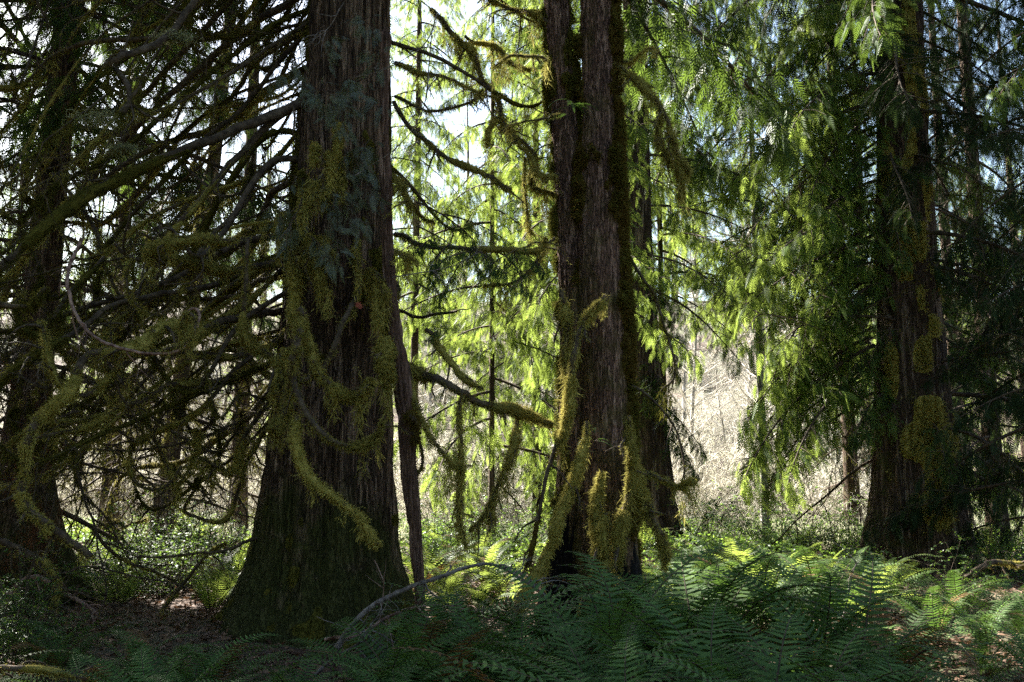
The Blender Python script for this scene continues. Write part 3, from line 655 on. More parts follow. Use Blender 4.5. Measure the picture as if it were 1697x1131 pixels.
# small drooping ferns growing in the fork and at the bottom
# ------------------------------------------------------------------ fern fronds
def frond_geo(L=1., npair=34, rise=62, curl=95, wmax=.115, seed=0, tilt=0):
    rg = np.random.default_rng(seed); n = 26; t = np.linspace(0, 1, n)
    ang = np.radians(rise-curl*t**1.25); ds = L/(n-1)
    x = np.concatenate([[0], np.cumsum(np.cos(ang[:-1])*ds)]); z = np.concatenate([[0], np.cumsum(np.sin(ang[:-1])*ds)])
    y = .04*np.sin(t*3+seed)*t; ax = np.stack([x, y, z], -1)
    g = Geo(); g.add(*tubes(ax, .0045*(1-t)+.0012, 4), 1)
    k = npair; tt = np.linspace(.14, .995, k); pos = np.stack([np.interp(tt, t, ax[:, a]) for a in range(3)], -1)
    tg = norm(np.stack([np.interp(tt, t, np.gradient(ax[:, a])) for a in range(3)], -1))
    prof = np.clip(np.minimum((tt-.1)*7, 1), 0, 1)*(1-tt**2.6)**.8*.96+.04
    up = norm(np.cross(tg, np.array((0, 1., 0))))
    up = np.where(up[:, 2:3] < 0, -up, up)
    for s in (1, -1):
        d = np.array((0, s, 0))[None]+tg*.22+up*.12+rg.normal(size=(k, 3))*.05; d = norm(d)
        l = wmax*prof*(.92+.16*rg.random(k)); wd = (L/npair)*.62
        sd_ = norm(np.cross(up, d)+rg.normal(size=(k, 3))*.12)
        # blade with a wide base: pinna of four points, tip drooping
        b0 = pos+tg*wd*-.45; b1 = pos+tg*wd*.45
        m0 = pos+d*l[:, None]*.62+tg*wd*.26-up*l[:, None]*.02; m1 = pos+d*l[:, None]*.6-tg*wd*.3-up*l[:, None]*.02
        tip = pos+d*l[:, None]-up*l[:, None]*.16+tg*l[:, None]*.08
        g.quads(np.stack([b0, b1, m0, m1], 1), 0)
        g.quads(np.stack([m1, m0, tip, tip-tg*.002], 1), 0)
    return g
FR = {}
for key, leaf in (('fern', 'fern'), ('fern_sun', 'fern_sun'), ('fern_dead', 'fern_dead')):
    FR[key] = [frond_geo(1., 28, 70, 88, .12, 1), frond_geo(1., 30, 80, 112, .11, 2), frond_geo(1., 26, 58, 72, .13, 3), frond_geo(1., 29, 74, 130, .115, 4), frond_geo(1., 29, 48, 60, .12, 5)]
    FR[key] = [f_.mesh('frond', [M[leaf], M['wood']]) for f_ in FR[key]]
def fern(x, y, s, key='fern', n=15, label=None, group=None, z=None, dead=.06):
    z0 = float(gz(x, y)) if z is None else z
    rt = thing('sword_fern', label, 'fern', (x, y, z0), rng.uniform(0, 6.28), group)
    for i in range(n):
        a = i*2.39996+rng.normal()*.25; ks = key if rng.random() > dead else 'fern_dead'
        m_ = FR[ks][rng.choice(5, p=[.25, .25, .2, .12, .18])]
        sc_ = s*rng.uniform(.75, 1.15)
        link('frond', m_, rt, (.03*math.cos(a), .03*math.sin(a), 0), (rng.normal()*.18, R(rng.uniform(-20, 10)), a), sc_)
    return rt
def joined_fern(key, n=16):
    g = Geo()
    for i in range(n):
        q = frond_geo(1., 20, rng.uniform(50, 82), rng.uniform(60, 120), .1, i)
        a = i*2.39996; s = rng.uniform(.75, 1.15); Mx = rotz(np.array([a]))[0]*s
        for v, f, m_ in zip(q.v, q.f, q.m): g.v.append((v@Mx.T).astype(np.float32)); g.f.append(f+g.n); g.m.append(m_); g.s.append(np.zeros(len(f), bool))
        g.n += q.n
    return g.mesh('sword_fern', [M[key], M['wood']])

# near ferns: hand placed clumps plus fill.  (photo px, distance, size)
near_left = [(330,7.2,.95),(250,7.6,.95),(170,7.0,.8),(370,7.4,.8),(480,6.2,.85),(120,8.2,.85),(290,6.4,.9),(420,6.3,.85),(560,6.2,.8),(345,5.8,.8)]
for px, Y, s in near_left:
    fern(X(px, Y), Y, s*.98, 'fern', 14, 'dark sword fern in the shaded patch left of the big cedar base', 'ferns in the shade at lower left')
near_mid = [(650,7.9,.9),(700,7.0,1.05),(760,8.2,1.0),(740,6.4,1.0),(820,7.2,1.05),(870,8.3,.95),(900,6.6,.95),(640,6.6,.85),(690,5.8,.8),(830,6.0,.85),(960,7.4,1.0),(800,9.0,.8)]
for px, Y, s in near_mid:
    fern(X(px, Y), Y, s*1.15, 'fern', 14, 'tall dark sword fern between the big cedar and the twin maple', 'ferns between cedar and maple')
near_right = [(1040,8.6,1.05),(1100,8.2,1.05),(1010,7.2,1),(1080,7.0,1.05),(1150,7.6,1.1),(1210,8.2,1.05),(1170,6.4,1),(1260,7.2,1.05),(1050,6.1,.95),(1330,7.9,1.05),(1390,7.1,1.),
              (1300,6.2,.95),(1450,8.3,.95),(1120,5.7,.85),(1230,5.6,.85),(1400,6.1,.85),(1100,9.3,1.05),(1190,9.4,1.0),(1280,9.3,1.0),(1370,9.1,1.),(1460,7.0,.8),(960,6.0,.85),(1340,5.6,.8),(1480,5.9,.8),(1160,10.6,1),(1250,10.8,1),(1340,10.6,1.),(1430,10.4,.9)]
for px, Y, s in [q for i_, q in enumerate(near_right) if i_ % 4 != 3]:
    fern(X(px, Y), Y, s*rng.uniform(1.25, 1.65), 'fern', 12, 'dark sword fern in the dense bed right of the twin maple', 'fern bed at lower right')
for px, Y, s in [(420,4.6,.95),(690,4.7,1.15),(900,4.9,1.2),(1080,4.6,1.3),(1260,4.8,1.3),(1420,5.1,1.15),(1000,5.6,1.3),(1180,5.4,1.35)]:
    fern(X(px, Y), Y, s, 'fern', 11, 'large nearest sword fern with bold arching fronds along the bottom edge', 'nearest ferns along the bottom edge')
for px, Y, s in [(1560,6.8,.8),(1650,6.2,.8),(1600,8.4,.7),(1690,8.0,.8),(1560,5.7,.7),(1530,10,.95),(1610,9.6,.9),(1680,10.5,1.),(1570,12,1.),(1660,12.5,1.),(1500,12.5,.9),(1700,9,.9)]:
    fern(X(px, Y), Y, s, 'fern', 12, 'sword fern in the shade at the lower right corner of the ground', 'ferns in the lower right corner')
for k in range(34):
    Y = rng.uniform(11.5, 19); px = rng.uniform(1060, 1480)
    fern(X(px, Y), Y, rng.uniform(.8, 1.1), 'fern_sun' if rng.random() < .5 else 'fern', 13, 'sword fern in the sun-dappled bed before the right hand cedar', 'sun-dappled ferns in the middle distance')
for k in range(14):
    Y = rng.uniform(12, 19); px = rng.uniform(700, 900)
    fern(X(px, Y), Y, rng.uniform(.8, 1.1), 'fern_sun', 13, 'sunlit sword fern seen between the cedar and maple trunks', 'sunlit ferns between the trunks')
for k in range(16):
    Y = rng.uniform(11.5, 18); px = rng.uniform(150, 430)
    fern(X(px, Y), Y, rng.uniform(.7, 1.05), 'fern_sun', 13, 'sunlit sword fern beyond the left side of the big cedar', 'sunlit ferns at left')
JF = [joined_fern('fern_sun'), joined_fern('fern_sun'), joined_fern('fern')]
for k in range(150):
    Y = rng.uniform(18, 46); px = rng.uniform(-60, 1760)
    x = X(px, Y)
    o = link('sword_fern', JF[rng.integers(3)], None, (x, Y, float(gz(x, Y))), (0, 0, rng.uniform(0, 6.28)), rng.uniform(.8, 1.25))
    tag(o, 'small distant sword fern on the sunlit forest floor', 'fern', 'distant ferns on the sunlit floor')
# hanging ferns on the maple: parts of no tree, they grow on it
def epi(px, py, Y, n, s, label, name='licorice_fern'):
    p = P(px, py, Y); rt = thing(name, label, 'fern', tuple(p))
    for i in range(n):
        a = R(rng.uniform(-170, -10)); link('frond', FR['fern'][rng.integers(5)], rt, (0, 0, rng.normal()*.04), (rng.normal()*.2, R(rng.uniform(30, 70)), a), s*rng.uniform(.7, 1.2))
epi(945, 178, 10.1, 9, .3, 'small green fern hanging from moss high on the left stem of the maple')
epi(985, 722, 10.0, 7, .22, 'pale withered little fern drooping from the maple moss')

# ================================================================== OTHER TREES
# charred dark cedar at the left edge
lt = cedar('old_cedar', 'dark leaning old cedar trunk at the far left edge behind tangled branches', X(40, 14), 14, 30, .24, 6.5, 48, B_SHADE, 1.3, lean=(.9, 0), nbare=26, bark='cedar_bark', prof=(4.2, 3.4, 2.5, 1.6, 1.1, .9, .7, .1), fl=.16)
for i in range(10):
    p = (rng.uniform(-.6, .9), rng.uniform(-.9, -.3), rng.uniform(.8, 3.4))
    link('dead_bough', B_DEAD[i % 2], lt, p, (0, R(rng.uniform(20, 60)), R(rng.uniform(-150, 0))), rng.uniform(.5, .9))
for i in range(46):
    px, py, Y0 = X(85, 14), 0, 14
    y0 = rng.uniform(-150, 700); x0 = 110+(y0-450)*-.02; sgn = 1 if rng.random() < .55 else -1; dx = sgn*rng.uniform(80, 330); Y1 = 14+rng.uniform(-3.5, 2)
    dy = rng.uniform(-60, 160); c_ = rng.uniform(30, 110)
    pts = [(x0, y0, 14), (x0+dx*.5, y0+dy*.5+c_*.5, (14+Y1)/2), (x0+dx*.9, y0+dy+c_, Y1), (x0+dx*1.1, y0+dy+c_*.6, Y1), (x0+dx*1.12, y0+dy+c_*.1, Y1)]
    root_loc = np.array(lt.location); pw = [q-root_loc for q in px3(pts)]
    r0 = rng.uniform(.012, .035); branch(lt, pw, r0, r0*.4, rng.uniform(.1, .6), rng.uniform(0, .3), 14, (.25, 1.), mossmat='moss_dark', fz=.5, seg=6, step=.1)
# big cedar at the right
rt_ = thing('wide_cedar', 'broad old cedar at right with its left edge in sunlight and drooping green boughs', 'tree', (X(1522, 20), 20, 0))
rw = [(1448,1532,0),(1448,1540,200),(1450,1552,400),(1452,1566,560),(1450,1580,700),(1446,1592,800),(1440,1604,870),(1428,1622,945)]
c_ = cl_from_px(rw, 20); bx = X(1522, 20); c_ = [(q[0]-bx, 0, q[2], q[3]) for q in c_]
c_ = [(c_[0][0], 0, -.6, c_[0][3]*1.1)]+c_+[(c_[-1][0], 0, 18, .35), (c_[-1][0], 0, 34, .04)]
V, TH, Z = trunk_surf(c_, 160, .08, .16, ((34, 1.2, .09), (70, .6, .03)), seed=17, flare_z=1.5, ksum=(4, 7, 11))
g = Geo(); g.add(V, surf_faces(V)); g.build('trunk', [M['cedar_bark_far']], rt_)
mk = np.clip((noise2(lattice(12, 60, 41), TH/6.283, (Z+.6)/35)+.3*bell(TH, -np.pi/2, 1)-.75)*4, 0, 1)*np.clip((Z-1+.6*np.sin(TH*3))*.7, 0, 1)*(Z < 12)
moss_pad(V, mk, .06, 16000, .09, .02, .6, M['moss'], parent=rt_)
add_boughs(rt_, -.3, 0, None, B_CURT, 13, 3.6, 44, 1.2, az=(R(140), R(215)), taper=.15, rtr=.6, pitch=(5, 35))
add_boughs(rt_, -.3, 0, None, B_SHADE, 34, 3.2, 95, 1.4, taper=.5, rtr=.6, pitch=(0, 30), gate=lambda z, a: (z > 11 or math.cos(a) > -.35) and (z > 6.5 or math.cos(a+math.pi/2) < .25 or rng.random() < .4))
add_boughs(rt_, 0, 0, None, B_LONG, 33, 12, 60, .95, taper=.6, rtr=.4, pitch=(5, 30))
add_boughs(rt_, 0, 0, None, B_BARE, 11, 1.6, 22, 1.1, taper=.1, rtr=.6)
for i in range(20):
    a = R(rng.uniform(-165, -20)); s_ = rng.uniform(.4, .8)
    link('bough', (B_CURTD if i % 3 else B_CURT)[rng.integers(3)], rt_, (.8*math.cos(a), .8*math.sin(a), 1.9+6.8*(i+rng.random())/20), (rng.normal()*.2, R(rng.uniform(5, 35)), a), s_)
# cedar behind the maple
fc = thing('straight_cedar', 'straight grey-brown cedar trunk just behind the right side of the maple', 'tree', (X(1075, 24), 24, 0))
rw = [(1030,1075,0),(1030,1078,200),(1032,1082,400),(1036,1094,560),(1042,1106,700),(1048,1118,800),(1052,1128,870),(1050,1140,915)]
c_ = cl_from_px(rw, 24); bx = X(1075, 24); c_ = [(q[0]-bx, 0, q[2], q[3]) for q in c_]
c_ = [(c_[0][0], 0, -.6, c_[0][3]*1.1)]+c_+[(c_[-1][0], 0, 20, .25), (c_[-1][0], 0, 32, .04)]
V, TH, Z = trunk_surf(c_, 120, .08, .08, ((30, 1.2, .06), (60, .6, .02)), seed=23, flare_z=1.2)
g = Geo(); g.add(V, surf_faces(V)); g.build('trunk', [M['cedar_bark_far']], fc)
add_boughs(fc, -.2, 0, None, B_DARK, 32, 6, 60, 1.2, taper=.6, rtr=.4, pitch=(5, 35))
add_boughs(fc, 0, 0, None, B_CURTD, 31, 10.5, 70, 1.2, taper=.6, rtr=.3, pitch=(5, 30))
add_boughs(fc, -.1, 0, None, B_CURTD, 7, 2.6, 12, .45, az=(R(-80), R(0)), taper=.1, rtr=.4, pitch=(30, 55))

cedar('feathery_cedar', 'feathery bright green cedar seen between the big cedar and the maple', X(815, 21), 21, 24, .06, 2.2, 76, B_CURT, .95)
cedar('feathery_cedar', 'tall light green cedar close behind the left stem of the maple', X(890, 27), 27, 28, .12, 1.8, 95, B_CURT, 1.15)
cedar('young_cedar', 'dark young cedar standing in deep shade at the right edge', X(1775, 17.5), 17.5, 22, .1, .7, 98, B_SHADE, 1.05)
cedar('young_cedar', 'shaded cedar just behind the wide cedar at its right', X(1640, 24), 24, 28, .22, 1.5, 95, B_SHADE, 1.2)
cedar('young_cedar', 'slender cedar behind the left side of the wide cedar', X(1405, 28), 28, 30, .2, 5, 76, B_CURT, 1.05, nbare=14)
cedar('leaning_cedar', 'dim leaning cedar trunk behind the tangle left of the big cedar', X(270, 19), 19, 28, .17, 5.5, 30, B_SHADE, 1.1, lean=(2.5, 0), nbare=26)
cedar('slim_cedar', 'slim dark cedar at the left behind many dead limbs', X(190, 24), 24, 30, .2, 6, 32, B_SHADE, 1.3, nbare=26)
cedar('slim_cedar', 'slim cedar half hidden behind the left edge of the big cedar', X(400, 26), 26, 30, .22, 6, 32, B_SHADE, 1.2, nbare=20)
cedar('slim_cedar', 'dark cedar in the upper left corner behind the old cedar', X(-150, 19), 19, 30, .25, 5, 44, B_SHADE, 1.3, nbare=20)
cedar('feathery_cedar', 'pale green cedar whose top fills the high gap beside the big cedar', X(686, 31), 31, 30, .14, 6.5, 90, B_CURT, 1.2)
cedar('feathery_cedar', 'green drooping cedar crown high behind the mossy limbs left of the maple', X(948, 18.5), 18.5, 22, .09, 5.2, 80, B_CURT, .85)
cedar('young_cedar', 'leafy green cedar crown at top right between the maple and the wide cedar', X(1262, 26), 26, 28, .1, 6.4, 95, B_CURT, 1.15, bark='alder')
cedar('young_cedar', 'pale green cedar crown at the top just right of the maple', X(1100, 28), 28, 28, .1, 7.0, 90, B_CURT, 1.1)
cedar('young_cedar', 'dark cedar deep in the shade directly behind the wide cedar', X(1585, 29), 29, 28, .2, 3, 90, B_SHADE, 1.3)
# trees outside the frame whose crowns throw shade on the foreground
for k, (x, y) in enumerate([(-19, 22), (-23, 31), (-13, 14), (-18, 12), (-10, 7)]):
    cedar('shade_cedar', 'tall cedar standing beyond the left edge of the view', x, y, 32, .35, 4, 60, B_DARK, 1.9, 'cedars beyond the left edge')

for k, (x, y) in enumerate([(-9.3, 15.2), (-11, 19.5), (-7.5, 10.5), (10.5, 13)]):
    cedar('high_cedar', 'tall cedar with a high crown standing just outside the frame', x, y, 33, .4, 10.5, 80, B_LONG, 1.0, 'high crowned cedars outside the frame')
# far conifers: single crowns shared by copies
def far_conifer(H, n, Lb, leaf, lo=.12, tp=.75):
    gt = Geo(); zs = np.linspace(0, H, 12); c0 = np.stack([np.sin(zs*.3)*.1, np.cos(zs*.2)*.1, zs], -1)
    gt.add(*tubes(c0, .22*(1-zs/H)+.03, 10))
    g = Geo()
    for i in range(n):
        u = (i+.5)/n; z = H*(lo+(1-lo)*u); a = i*2.39996+rng.normal()*.3
        b_ = bough(L=1., nside=10, per=3, tpl=SP_XL, droop=.45, wood=False, sscale=.55, hang=.9)
        s = Lb*(1-u)**tp*(.7+.5*rng.random())+.3; pit = R(rng.uniform(5, 30))
        Mx = rotz(np.array([a]))[0]@np.array([[math.cos(pit), 0, math.sin(pit)], [0, 1, 0], [-math.sin(pit), 0, math.cos(pit)]])*s
        for v in b_.v: g.quads((v@Mx.T)+np.array((0, 0, z)), 0)
    return gt.mesh('trunk', [M['cedar_bark_far']]), g.mesh('crown', [M[leaf]])
FC = [far_conifer(22, 90, 3.6, 'cedar_leaf_sun', .1), far_conifer(26, 100, 3.4, 'cedar_leaf', .16), far_conifer(19, 80, 3.2, 'cedar_leaf_sun', .06), far_conifer(30, 100, 4.2, 'cedar_leaf', .2)]
far = []
for px, Y in [(-120,40),(20,52),(150,62),(240,46),(330,70),(430,52),(520,48),(600,60),(690,88),(770,66),(850,95),(930,70),(1050,80),(1385,64),(1440,46),(1530,60),(1600,48),(1700,40),(1790,52),(1500,90),(1640,80),(1120,110),(1240,125),(1340,108),(700,120),(600,100),(480,95),(370,110),(250,100),(120,92),(10,100),(820,125),(950,115)]:
    if 700 < px < 1130 and Y < 100 or px in (20, 240, 330): continue
    x = X(px, Y); z = float(gz(x, Y))-.1; tr_, cr = FC[rng.integers(4)]; s = rng.uniform(.8, 1.15)
    nm = 'left' if px < 470 else ('centre' if px < 1150 else 'right')
    lab = {'left': 'distant conifer in the woods seen through the dark branches at left', 'centre': 'distant conifer in the woods seen between the main trunks',
           'right': 'distant conifer in the woods behind the wide cedar at right'}[nm]
    o = thing('distant_conifer', lab, 'tree', (x, Y, z), rng.uniform(0, 6.28), 'distant conifers at the '+nm)
    o.scale = (s, s, s*rng.uniform(.9, 1.15)); link('trunk', tr_, o); link('crown', cr, o)

for k in range(50):  # unseen conifers behind and beside the viewpoint, added to darken the foreground
    if k < 36: x = rng.uniform(-17, 17); y = rng.uniform(-24, -5.5)
    else: x = (10+rng.uniform(0, 4))*(1 if k % 2 else -1); y = rng.uniform(-3, 5)
    if abs(x) < 3 and y > -6: x += 6
    tr_, cr = FC[rng.integers(4)]
    o = thing('conifer', 'tall unseen conifer added behind the viewpoint to darken the foreground', 'tree', (x, y, 0), rng.uniform(0, 6.28), 'conifers behind the viewpoint')
    link('trunk', tr_, o); link('crown', cr, o)

for k in range(46):
    px = -150+2000*(k+rng.random())/46; Y = rng.uniform(95, 128); x = X(px, Y); tr_, cr = FC[rng.integers(4)]
    o = thing('distant_conifer', 'very distant conifer on the hillside behind everything else', 'tree', (x, Y, float(gz(x, Y))-.2), rng.uniform(0, 6.28), 'conifers on the far hillside')
    q_ = rng.uniform(.7, 1.1); o.scale = (q_*1.2, q_*1.2, q_); link('trunk', tr_, o); link('crown', cr, o)

# bare broadleaf trees and brush
def bare_tree(H=11, r=.09, n1=26, n2=90, n3=260, spread=.5, moss=0):
    g = Geo(); c0 = curves(np.zeros((1, 3)), np.array([[.05, 0, 1.]]), np.array([H]), 22, .01, .035, .01)[0]
    g.add(*tubes(c0, np.linspace(r, .012, 22), 8))
    gc = Geo(); i = rng.integers(5, 22, n1); d = rng.normal(size=(n1, 3)); d[:, 2] = spread+.3*rng.random(n1)
    c1 = curves(c0[i], d, H*(.12+.2*rng.random(n1)), 10, .02, .08, .02); gc.add(*tubes(c1, np.linspace(r*.35, .006, 10)[None]*np.ones((n1, 1)), 5))
    a, b_ = rng.integers(0, n1, n2), rng.integers(2, 9, n2); d = norm(c1[a, b_]-c1[a, b_-1])+rng.normal(size=(n2, 3))*.5
    c2 = curves(c1[a, b_], d, H*(.04+.08*rng.random(n2)), 7, .02, .12, .03); gc.add(*tubes(c2, np.linspace(.012, .004, 7)[None]*np.ones((n2, 1)), 4))
    a, b_ = rng.integers(0, n2, n3), rng.integers(1, 6, n3); d = norm(c2[a, b_]-c2[a, b_-1])+rng.normal(size=(n3, 3))*.6
    c3 = curves(c2[a, b_], d, H*(.02+.05*rng.random(n3)), 5, .0, .15, .04); gc.add(*tubes(c3, np.full((n3, 5), .0045), 3))
    return g.mesh('trunk', [M['alder']]), gc.mesh('crown', [M['palewood']])
BT = [bare_tree(12, .1), bare_tree(9, .07), bare_tree(14, .13)]
def shrub(n0=26, H=2.6, n2=260, n3=1300, mat='palewood'):
    g = Geo(); p0 = rng.normal(size=(n0, 3))*np.array((.35, .35, 0)); d = rng.normal(size=(n0, 3))*.45; d[:, 2] = 1
    c1 = curves(p0, d, H*(.6+.6*rng.random(n0)), 12, -.06, .09, .05); g.add(*tubes(c1, np.linspace(.016, .005, 12)[None]*np.ones((n0, 1)), 5))
    a, b_ = rng.integers(0, n0, n2), rng.integers(2, 11, n2); d = norm(c1[a, b_]-c1[a, b_-1])*.5+rng.normal(size=(n2, 3))*.6
    c2 = curves(c1[a, b_], d, H*(.12+.3*rng.random(n2)), 8, -.06, .14, .06); g.add(*tubes(c2, np.linspace(.008, .004, 8)[None]*np.ones((n2, 1)), 3))
    a, b_ = rng.integers(0, n2, n3), rng.integers(1, 7, n3); d = norm(c2[a, b_]-c2[a, b_-1])*.5+rng.normal(size=(n3, 3))*.7
    g.add(*tubes(curves(c2[a, b_], d, .15+.4*rng.random(n3), 5, -.05, .18, .06), np.full((n3, 5), .0042), 3))
    k = 5200; j, q = rng.integers(0, n2, k), rng.integers(0, 8, k); dd = rng.normal(size=(k, 3)); dd[:, 2] -= .4
    g.quads(blades(c2[j, q]+rng.normal(size=(k, 3))*.03, dd, .03+.09*rng.random(k), .009), 1)  # pale blades added so the brush looks brightly sunlit
    return g.mesh('bare_shrub', [M[mat], M['dry']])
SH = [shrub(), shrub(20, 3.2), shrub(30, 2.2), shrub(24, 2.8, mat='greywood')]
for px, Y in [(1262,32),(1290,38),(1240,45),(1150,40),(1320,36),(1200,52),(1275,58),(720,36),(700,45),(760,52),(680,50),(860,48),(350,34),(300,40),(250,48),(400,44),(1380,40),(1125,50),(1340,52),(820,56),(160,44)]:
    x = X(px, Y); z = float(gz(x, Y))-.05; tr_, cr = BT[rng.integers(3)]; s = rng.uniform(.8, 1.2)
    if px == 1262:
        lab, gr_ = 'pale straight bare alder in the sunny gap right of the maple', None
    else:
        nm = 'left of the big cedar' if px < 470 else ('between the cedar and maple' if px < 900 else 'in the gap right of the maple')
        lab, gr_ = 'thin pale leafless tree in the sunny woods '+nm, 'bare trees '+nm
    o = thing('bare_tree', lab, 'tree', (x, Y, z), rng.uniform(0, 6.28), gr_); o.scale = (s, s, s); link('trunk', tr_, o); link('crown', cr, o)
for k in range(130):
    Y = rng.uniform(27, 78)
    px = rng.choice([rng.uniform(1100, 1400), rng.uniform(640, 960), rng.uniform(130, 470), rng.uniform(-100, 1800)], p=[.4, .28, .2, .12])
    x = X(px, Y); s = rng.uniform(.8, 1.5)
    o = link('bare_shrub', SH[rng.integers(4)], None, (x, Y, float(gz(x, Y))-.05), (0, 0, rng.uniform(0, 6.28)), s)
    nm = 'left of the big cedar' if px < 500 else ('between the cedar and maple' if px < 960 else 'right of the maple')
    tag(o, 'pale leafless sunlit shrub in the brush '+nm, 'shrub', 'bare brush '+nm)

# broad-leaved low greenery (uncountable) in the sun
def cover(n, area, mat, hmax, name, label, size=.05):
    g = Geo(); x = rng.uniform(area[0], area[1], n*2); y = rng.uniform(area[2], area[3], n*2)
    q = noise2(lattice(40, 40, 77), x/60+.5, y/80); keep = q > .45; x, y, q = x[keep][:n], y[keep][:n], q[keep][:n]; n = len(x)
    px = np.abs(x*F/y); ok = px < 980; x, y, q = x[ok], y[ok], q[ok]; n = len(x)
    p = np.stack([x, y, gz(x, y)+rng.random(n)*hmax*np.clip((q-.43)*6, .1, 1)], -1)
    d = rng.normal(size=(n, 3)); d[:, 2] = np.abs(d[:, 2])*.5
    g.quads(blades(p, d, size*(.7+.8*rng.random(n)), size*.6)); o = g.build(name, [M[mat]]); tag(o, label, 'plants', kind='stuff')
cover(260000, (-30, 30, 16, 50), 'salal', .6, 'ground_cover', 'low broad-leaved green ground cover in the sunlit distance', .06)
def grass(n):  # pale blades added to brighten the far slope
    g = Geo(); y = 25+rng.random(n)**1.3*70; x = (rng.random(n)-.5)*1.15*y
    q = noise2(lattice(30, 30, 71), x/90+.5, y/110); k = q > .36; x, y = x[k], y[k]; m_ = len(x)
    p = np.stack([x, y, gz(x, y)], -1); d = rng.normal(size=(m_, 3))*.5; d[:, 2] = 1
    g.quads(blades(p, d, .4+.6*rng.random(m_), .014)); tag(g.build('brightening_grass', [M['dry']]), 'pale dry grass and stalks added to brighten the far sunlit slope', 'grass', kind='stuff')
grass(90000)
def litter(n):
    g = Geo(); y = 4.5+rng.random(n)**1.4*26; x = (rng.random(n)-.5)*1.15*y
    p = np.stack([x, y, gz(x, y)+.01+rng.random(n)*.03], -1); d = rng.normal(size=(n, 3)); d[:, 2] *= .25
    s = np.array((0, 0, 1.))+rng.normal(size=(n, 3))*.5
    g.quads(blades(p, d, .05+.07*rng.random(n), .045, s)); tag(g.build('leaf_litter', [M['litter']]), 'dead brown leaves and needles strewn over the forest floor', 'leaves', kind='stuff')
litter(60000)

# small shrubs of flat shiny leaves at lower left, sunlit (huckleberry)
def leafy_shrub(mat, n0=22, H=1.2, nl=2600, ls=.05):
    g = Geo(); p0 = rng.normal(size=(n0, 3))*np.array((.15, .15, 0)); d = rng.normal(size=(n0, 3))*.6; d[:, 2] = .9
    c1 = curves(p0, d, H*(.6+.6*rng.random(n0)), 10, -.06, .1, .03); g.add(*tubes(c1, np.linspace(.008, .003, 10)[None]*np.ones((n0, 1)), 4), 0)
    n2 = n0*7; a, b_ = rng.integers(0, n0, n2), rng.integers(2, 9, n2); d = rng.normal(size=(n2, 3)); d[:, 2] *= .3
    c2 = curves(c1[a, b_], d, .15+.3*rng.random(n2), 6, -.04, .08); g.add(*tubes(c2, np.full((n2, 6), .0025), 3), 0)
    j, k = rng.integers(0, n2, nl), rng.integers(0, 6, nl); d = rng.normal(size=(nl, 3)); d[:, 2] *= .35
    s = np.array((0, 0, 1.))+rng.normal(size=(nl, 3))*.35
    g.quads(blades(c2[j, k]+rng.normal(size=(nl, 3))*.01, d, ls*(.6+.6*rng.random(nl)), ls*.55, s), 1)
    return g.mesh('leafy_shrub', [M['wood'], M[mat]])
LS = [leafy_shrub('salal'), leafy_shrub('salal', 26, 1.5, 3200)]
for px, Y, s in [(250,15,1),(290,14,1.1),(330,16,1),(230,17,1.2),(270,18,1.2),(360,18,1),(310,20,1.2),(390,15.5,.8),(215,13.5,.7),(20,9.5,.8),(60,10,.7),(5,8.3,.7)]:
    o = link('leafy_shrub', LS[rng.integers(2)], None, (X(px, Y), Y, float(gz(X(px, Y), Y))-.02), (0, 0, rng.uniform(0, 6.28)), s)
    if px < 100: tag(o, 'low dark shiny-leaved shrub by the left edge of the ground', 'shrub', 'dark shrubs at lower left')
    else: tag(o, 'small shiny-leaved shrub catching sun left of the big cedar', 'shrub', 'sunlit shrubs left of the cedar')
for px, Y, s in [(1150,24,1.3),(1200,27,1.3),(1260,24,1.2),(1320,25,1.3),(1370,23,1.2),(1410,21,1.1),(1130,31,1.4),(1290,31,1.5),(740,20,1.2),(790,23,1.3),(840,19,1.1),(720,26,1.4),(870,24,1.2),(1560,15,.8),(1640,17,1)]:
    o = link('leafy_shrub', LS[rng.integers(2)], None, (X(px, Y), Y, float(gz(X(px, Y), Y))-.02), (0, 0, rng.uniform(0, 6.28)), s)
    if px < 900: tag(o, 'green shrub in sun between the cedar and maple trunks', 'shrub', 'sunlit shrubs between the trunks')
    elif px < 1500: tag(o, 'low green shrub in the sunny gap right of the maple', 'shrub', 'sunlit shrubs right of the maple')
    else: tag(o, 'low green shrub in the shade right of the wide cedar', 'shrub', 'shaded shrubs at the right edge')

# ================================================================== FALLEN BRANCHES
def fallen(label, pts, r0, r1, tw, mat='greywood', tl=(.2, .7), moss=0., name='fallen_branch', hang=0.):
    rt = thing(name, label, 'branch', (0, 0, 0))
    branch(rt, px3(pts), r0, r1, moss, hang, tw, tl, mat=mat, name='bough_wood', gr=-.05); return rt
fallen('long grey dead branch arching over the ferns between cedar and maple',
       [(555,1075,7.6),(590,1025,7.6),(650,985,7.7),(710,955,7.8),(765,940,7.9),(830,943,8.0),(880,965,8.1),(930,1010,8.2)], .022, .008, 14)
fallen('thin forked dead branch lying low left of the arching one', [(540,1060,7.8),(580,1050,7.7),(640,1020,7.8),(720,1005,7.9),(800,1015,8)], .016, .006, 10, mat='pinkwood')
fallen('twiggy grey stick lying on the litter at the cedar foot', [(520,1120,7.2),(570,1085,7.3),(600,1060,7.4),(620,1040,7.5)], .012, .005, 12)
fallen('mossy dark log-like limb curving over the ground at the left edge', [(-20,890,10.5),(40,905,10.4),(75,950,10.3),(85,1010,10.2),(70,1090,9.9)], .05, .03, 8, mat='wood', moss=.5, hang=.2)
fallen('brown bare limb lying in the tangle at lower left', [(0,1000,10.2),(60,960,10.3),(110,985,10.3),(160,1020,10.3)], .03, .02, 10, mat='pinkwood')
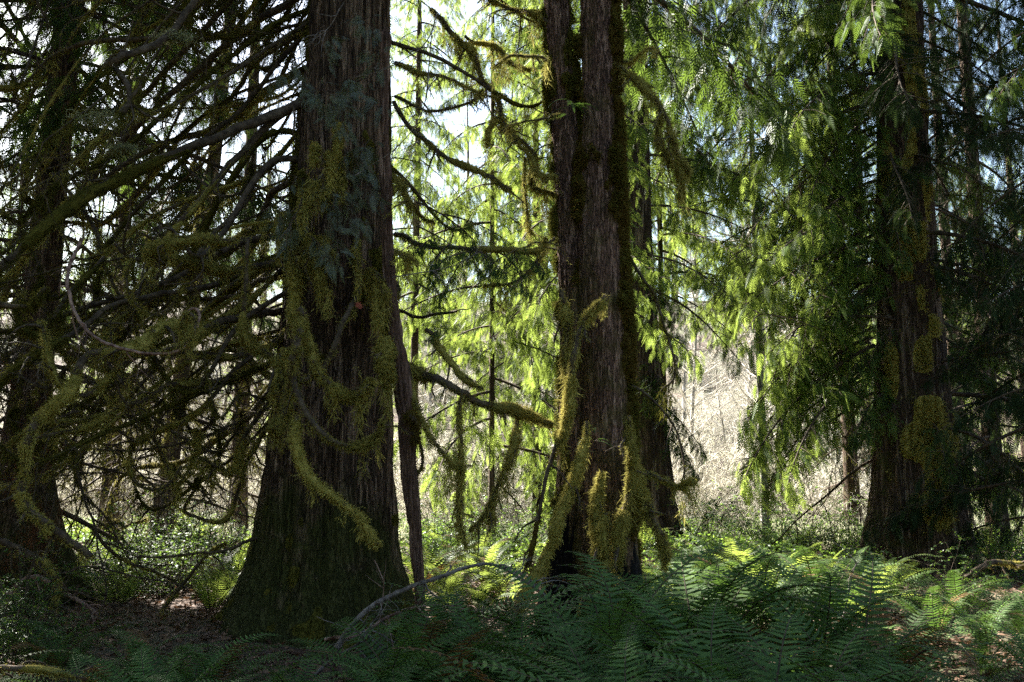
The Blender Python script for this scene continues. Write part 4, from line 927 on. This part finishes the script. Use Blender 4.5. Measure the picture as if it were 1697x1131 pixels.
fallen('thin curved dead stick under the old cedar', [(95,950,10.6),(150,945,10.6),(230,955,10.6),(310,975,10.7)], .012, .006, 6, mat='wood')
fallen('pale thin stick standing in the ferns before the wide cedar', [(1385,1050,9),(1400,1000,9.2),(1412,950,9.4),(1425,930,9.5)], .007, .004, 2)
fallen('long low mossy limb lying right of the wide cedar', [(1600,960,15),(1640,940,15),(1690,930,15),(1750,935,15)], .06, .04, 6, mat='wood', moss=.4)
fallen('crooked dark twig reaching in from the bottom left corner', [(-20,1100,6.8),(40,1112,6.8),(100,1120,6.9),(160,1128,7)], .03, .015, 4, mat='wood', moss=.4)
fallen('slanting thin trunk fallen behind the left shrubs', [(150,870,12),(210,925,12.2),(270,955,12.4),(310,975,12.6)], .03, .02, 8, mat='wood', moss=.3)
fallen('dark mossy stick rising left of the cedar base', [(270,1010,11.2),(310,965,11.2),(345,920,11.3),(375,900,11.4)], .03, .015, 5, mat='wood', moss=.6, hang=.3)

# thin bare shoots crossing in front of the cedar
def shoot(label, pts, tw=8):
    rt = thing('bare_shoot', label, 'twig', (0, 0, 0)); branch(rt, px3(pts), .006, .0025, .0, 0, tw, (.08, .35), mat='greywood', name='stem', sub=False)
shoot('pale lichened twig slanting across the upper cedar trunk', [(570,5,8.6),(545,45,8.6),(515,72,8.6),(485,88,8.6)])
shoot('long thin lichened twig crossing from upper right over the cedar', [(725,20,8.8),(700,70,8.8),(665,95,8.8),(625,115,8.8),(583,130,8.8)])
shoot('thin drooping twig beside the cedar below the dead limb', [(715,60,8.8),(705,160,8.8),(690,210,8.8),(650,250,8.8),(590,292,8.8)])
shoot('fine straight twig across the gap toward the maple', [(650,460,9),(700,453,9),(750,440,9.1),(795,418,9.2)])

# a red leaf caught in the moss
g = Geo(); K = 9; a = np.linspace(-2.2, 2.2, K); p = np.zeros((K, 3)); d = np.stack([np.sin(a), np.zeros(K), np.cos(a)], -1)
g.quads(blades(p, d, .042*np.cos(a*.5)+.015, .02, np.tile([[0, 1., .15]], (K, 1))))
o = g.build('maple_leaf', [M['red_leaf']]); o.location = P(594, 508, 8.95); o.rotation_euler = (R(-15), R(30), R(20))
tag(o, 'small red maple leaf caught in moss on the big cedar', 'leaf')
# pale sunlit lichen tufts on the limbs at upper left
for px, py, s, lab in [(165, 195, 1.3, 'wide pale sunlit lichen tuft on a limb at upper left'), (205, 246, .7, 'small round pale lichen tuft below the wide one at upper left'),
                       (292, 60, .9, 'hanging pale lichen tuft high on the limbs at upper left')]:
    n = 900; p = rng.normal(size=(n, 3))*np.array((.1, .05, .03))*s; d = rng.normal(size=(n, 3))*.6; d[:, 2] -= .7
    g = Geo(); g.quads(blades(p, d, .03+.05*rng.random(n), .008)); o = g.build('lichen_tuft', [M['lichen']]); o.location = P(px, py, 9.6); tag(o, lab, 'lichen')
print('objects', len(bpy.data.objects))
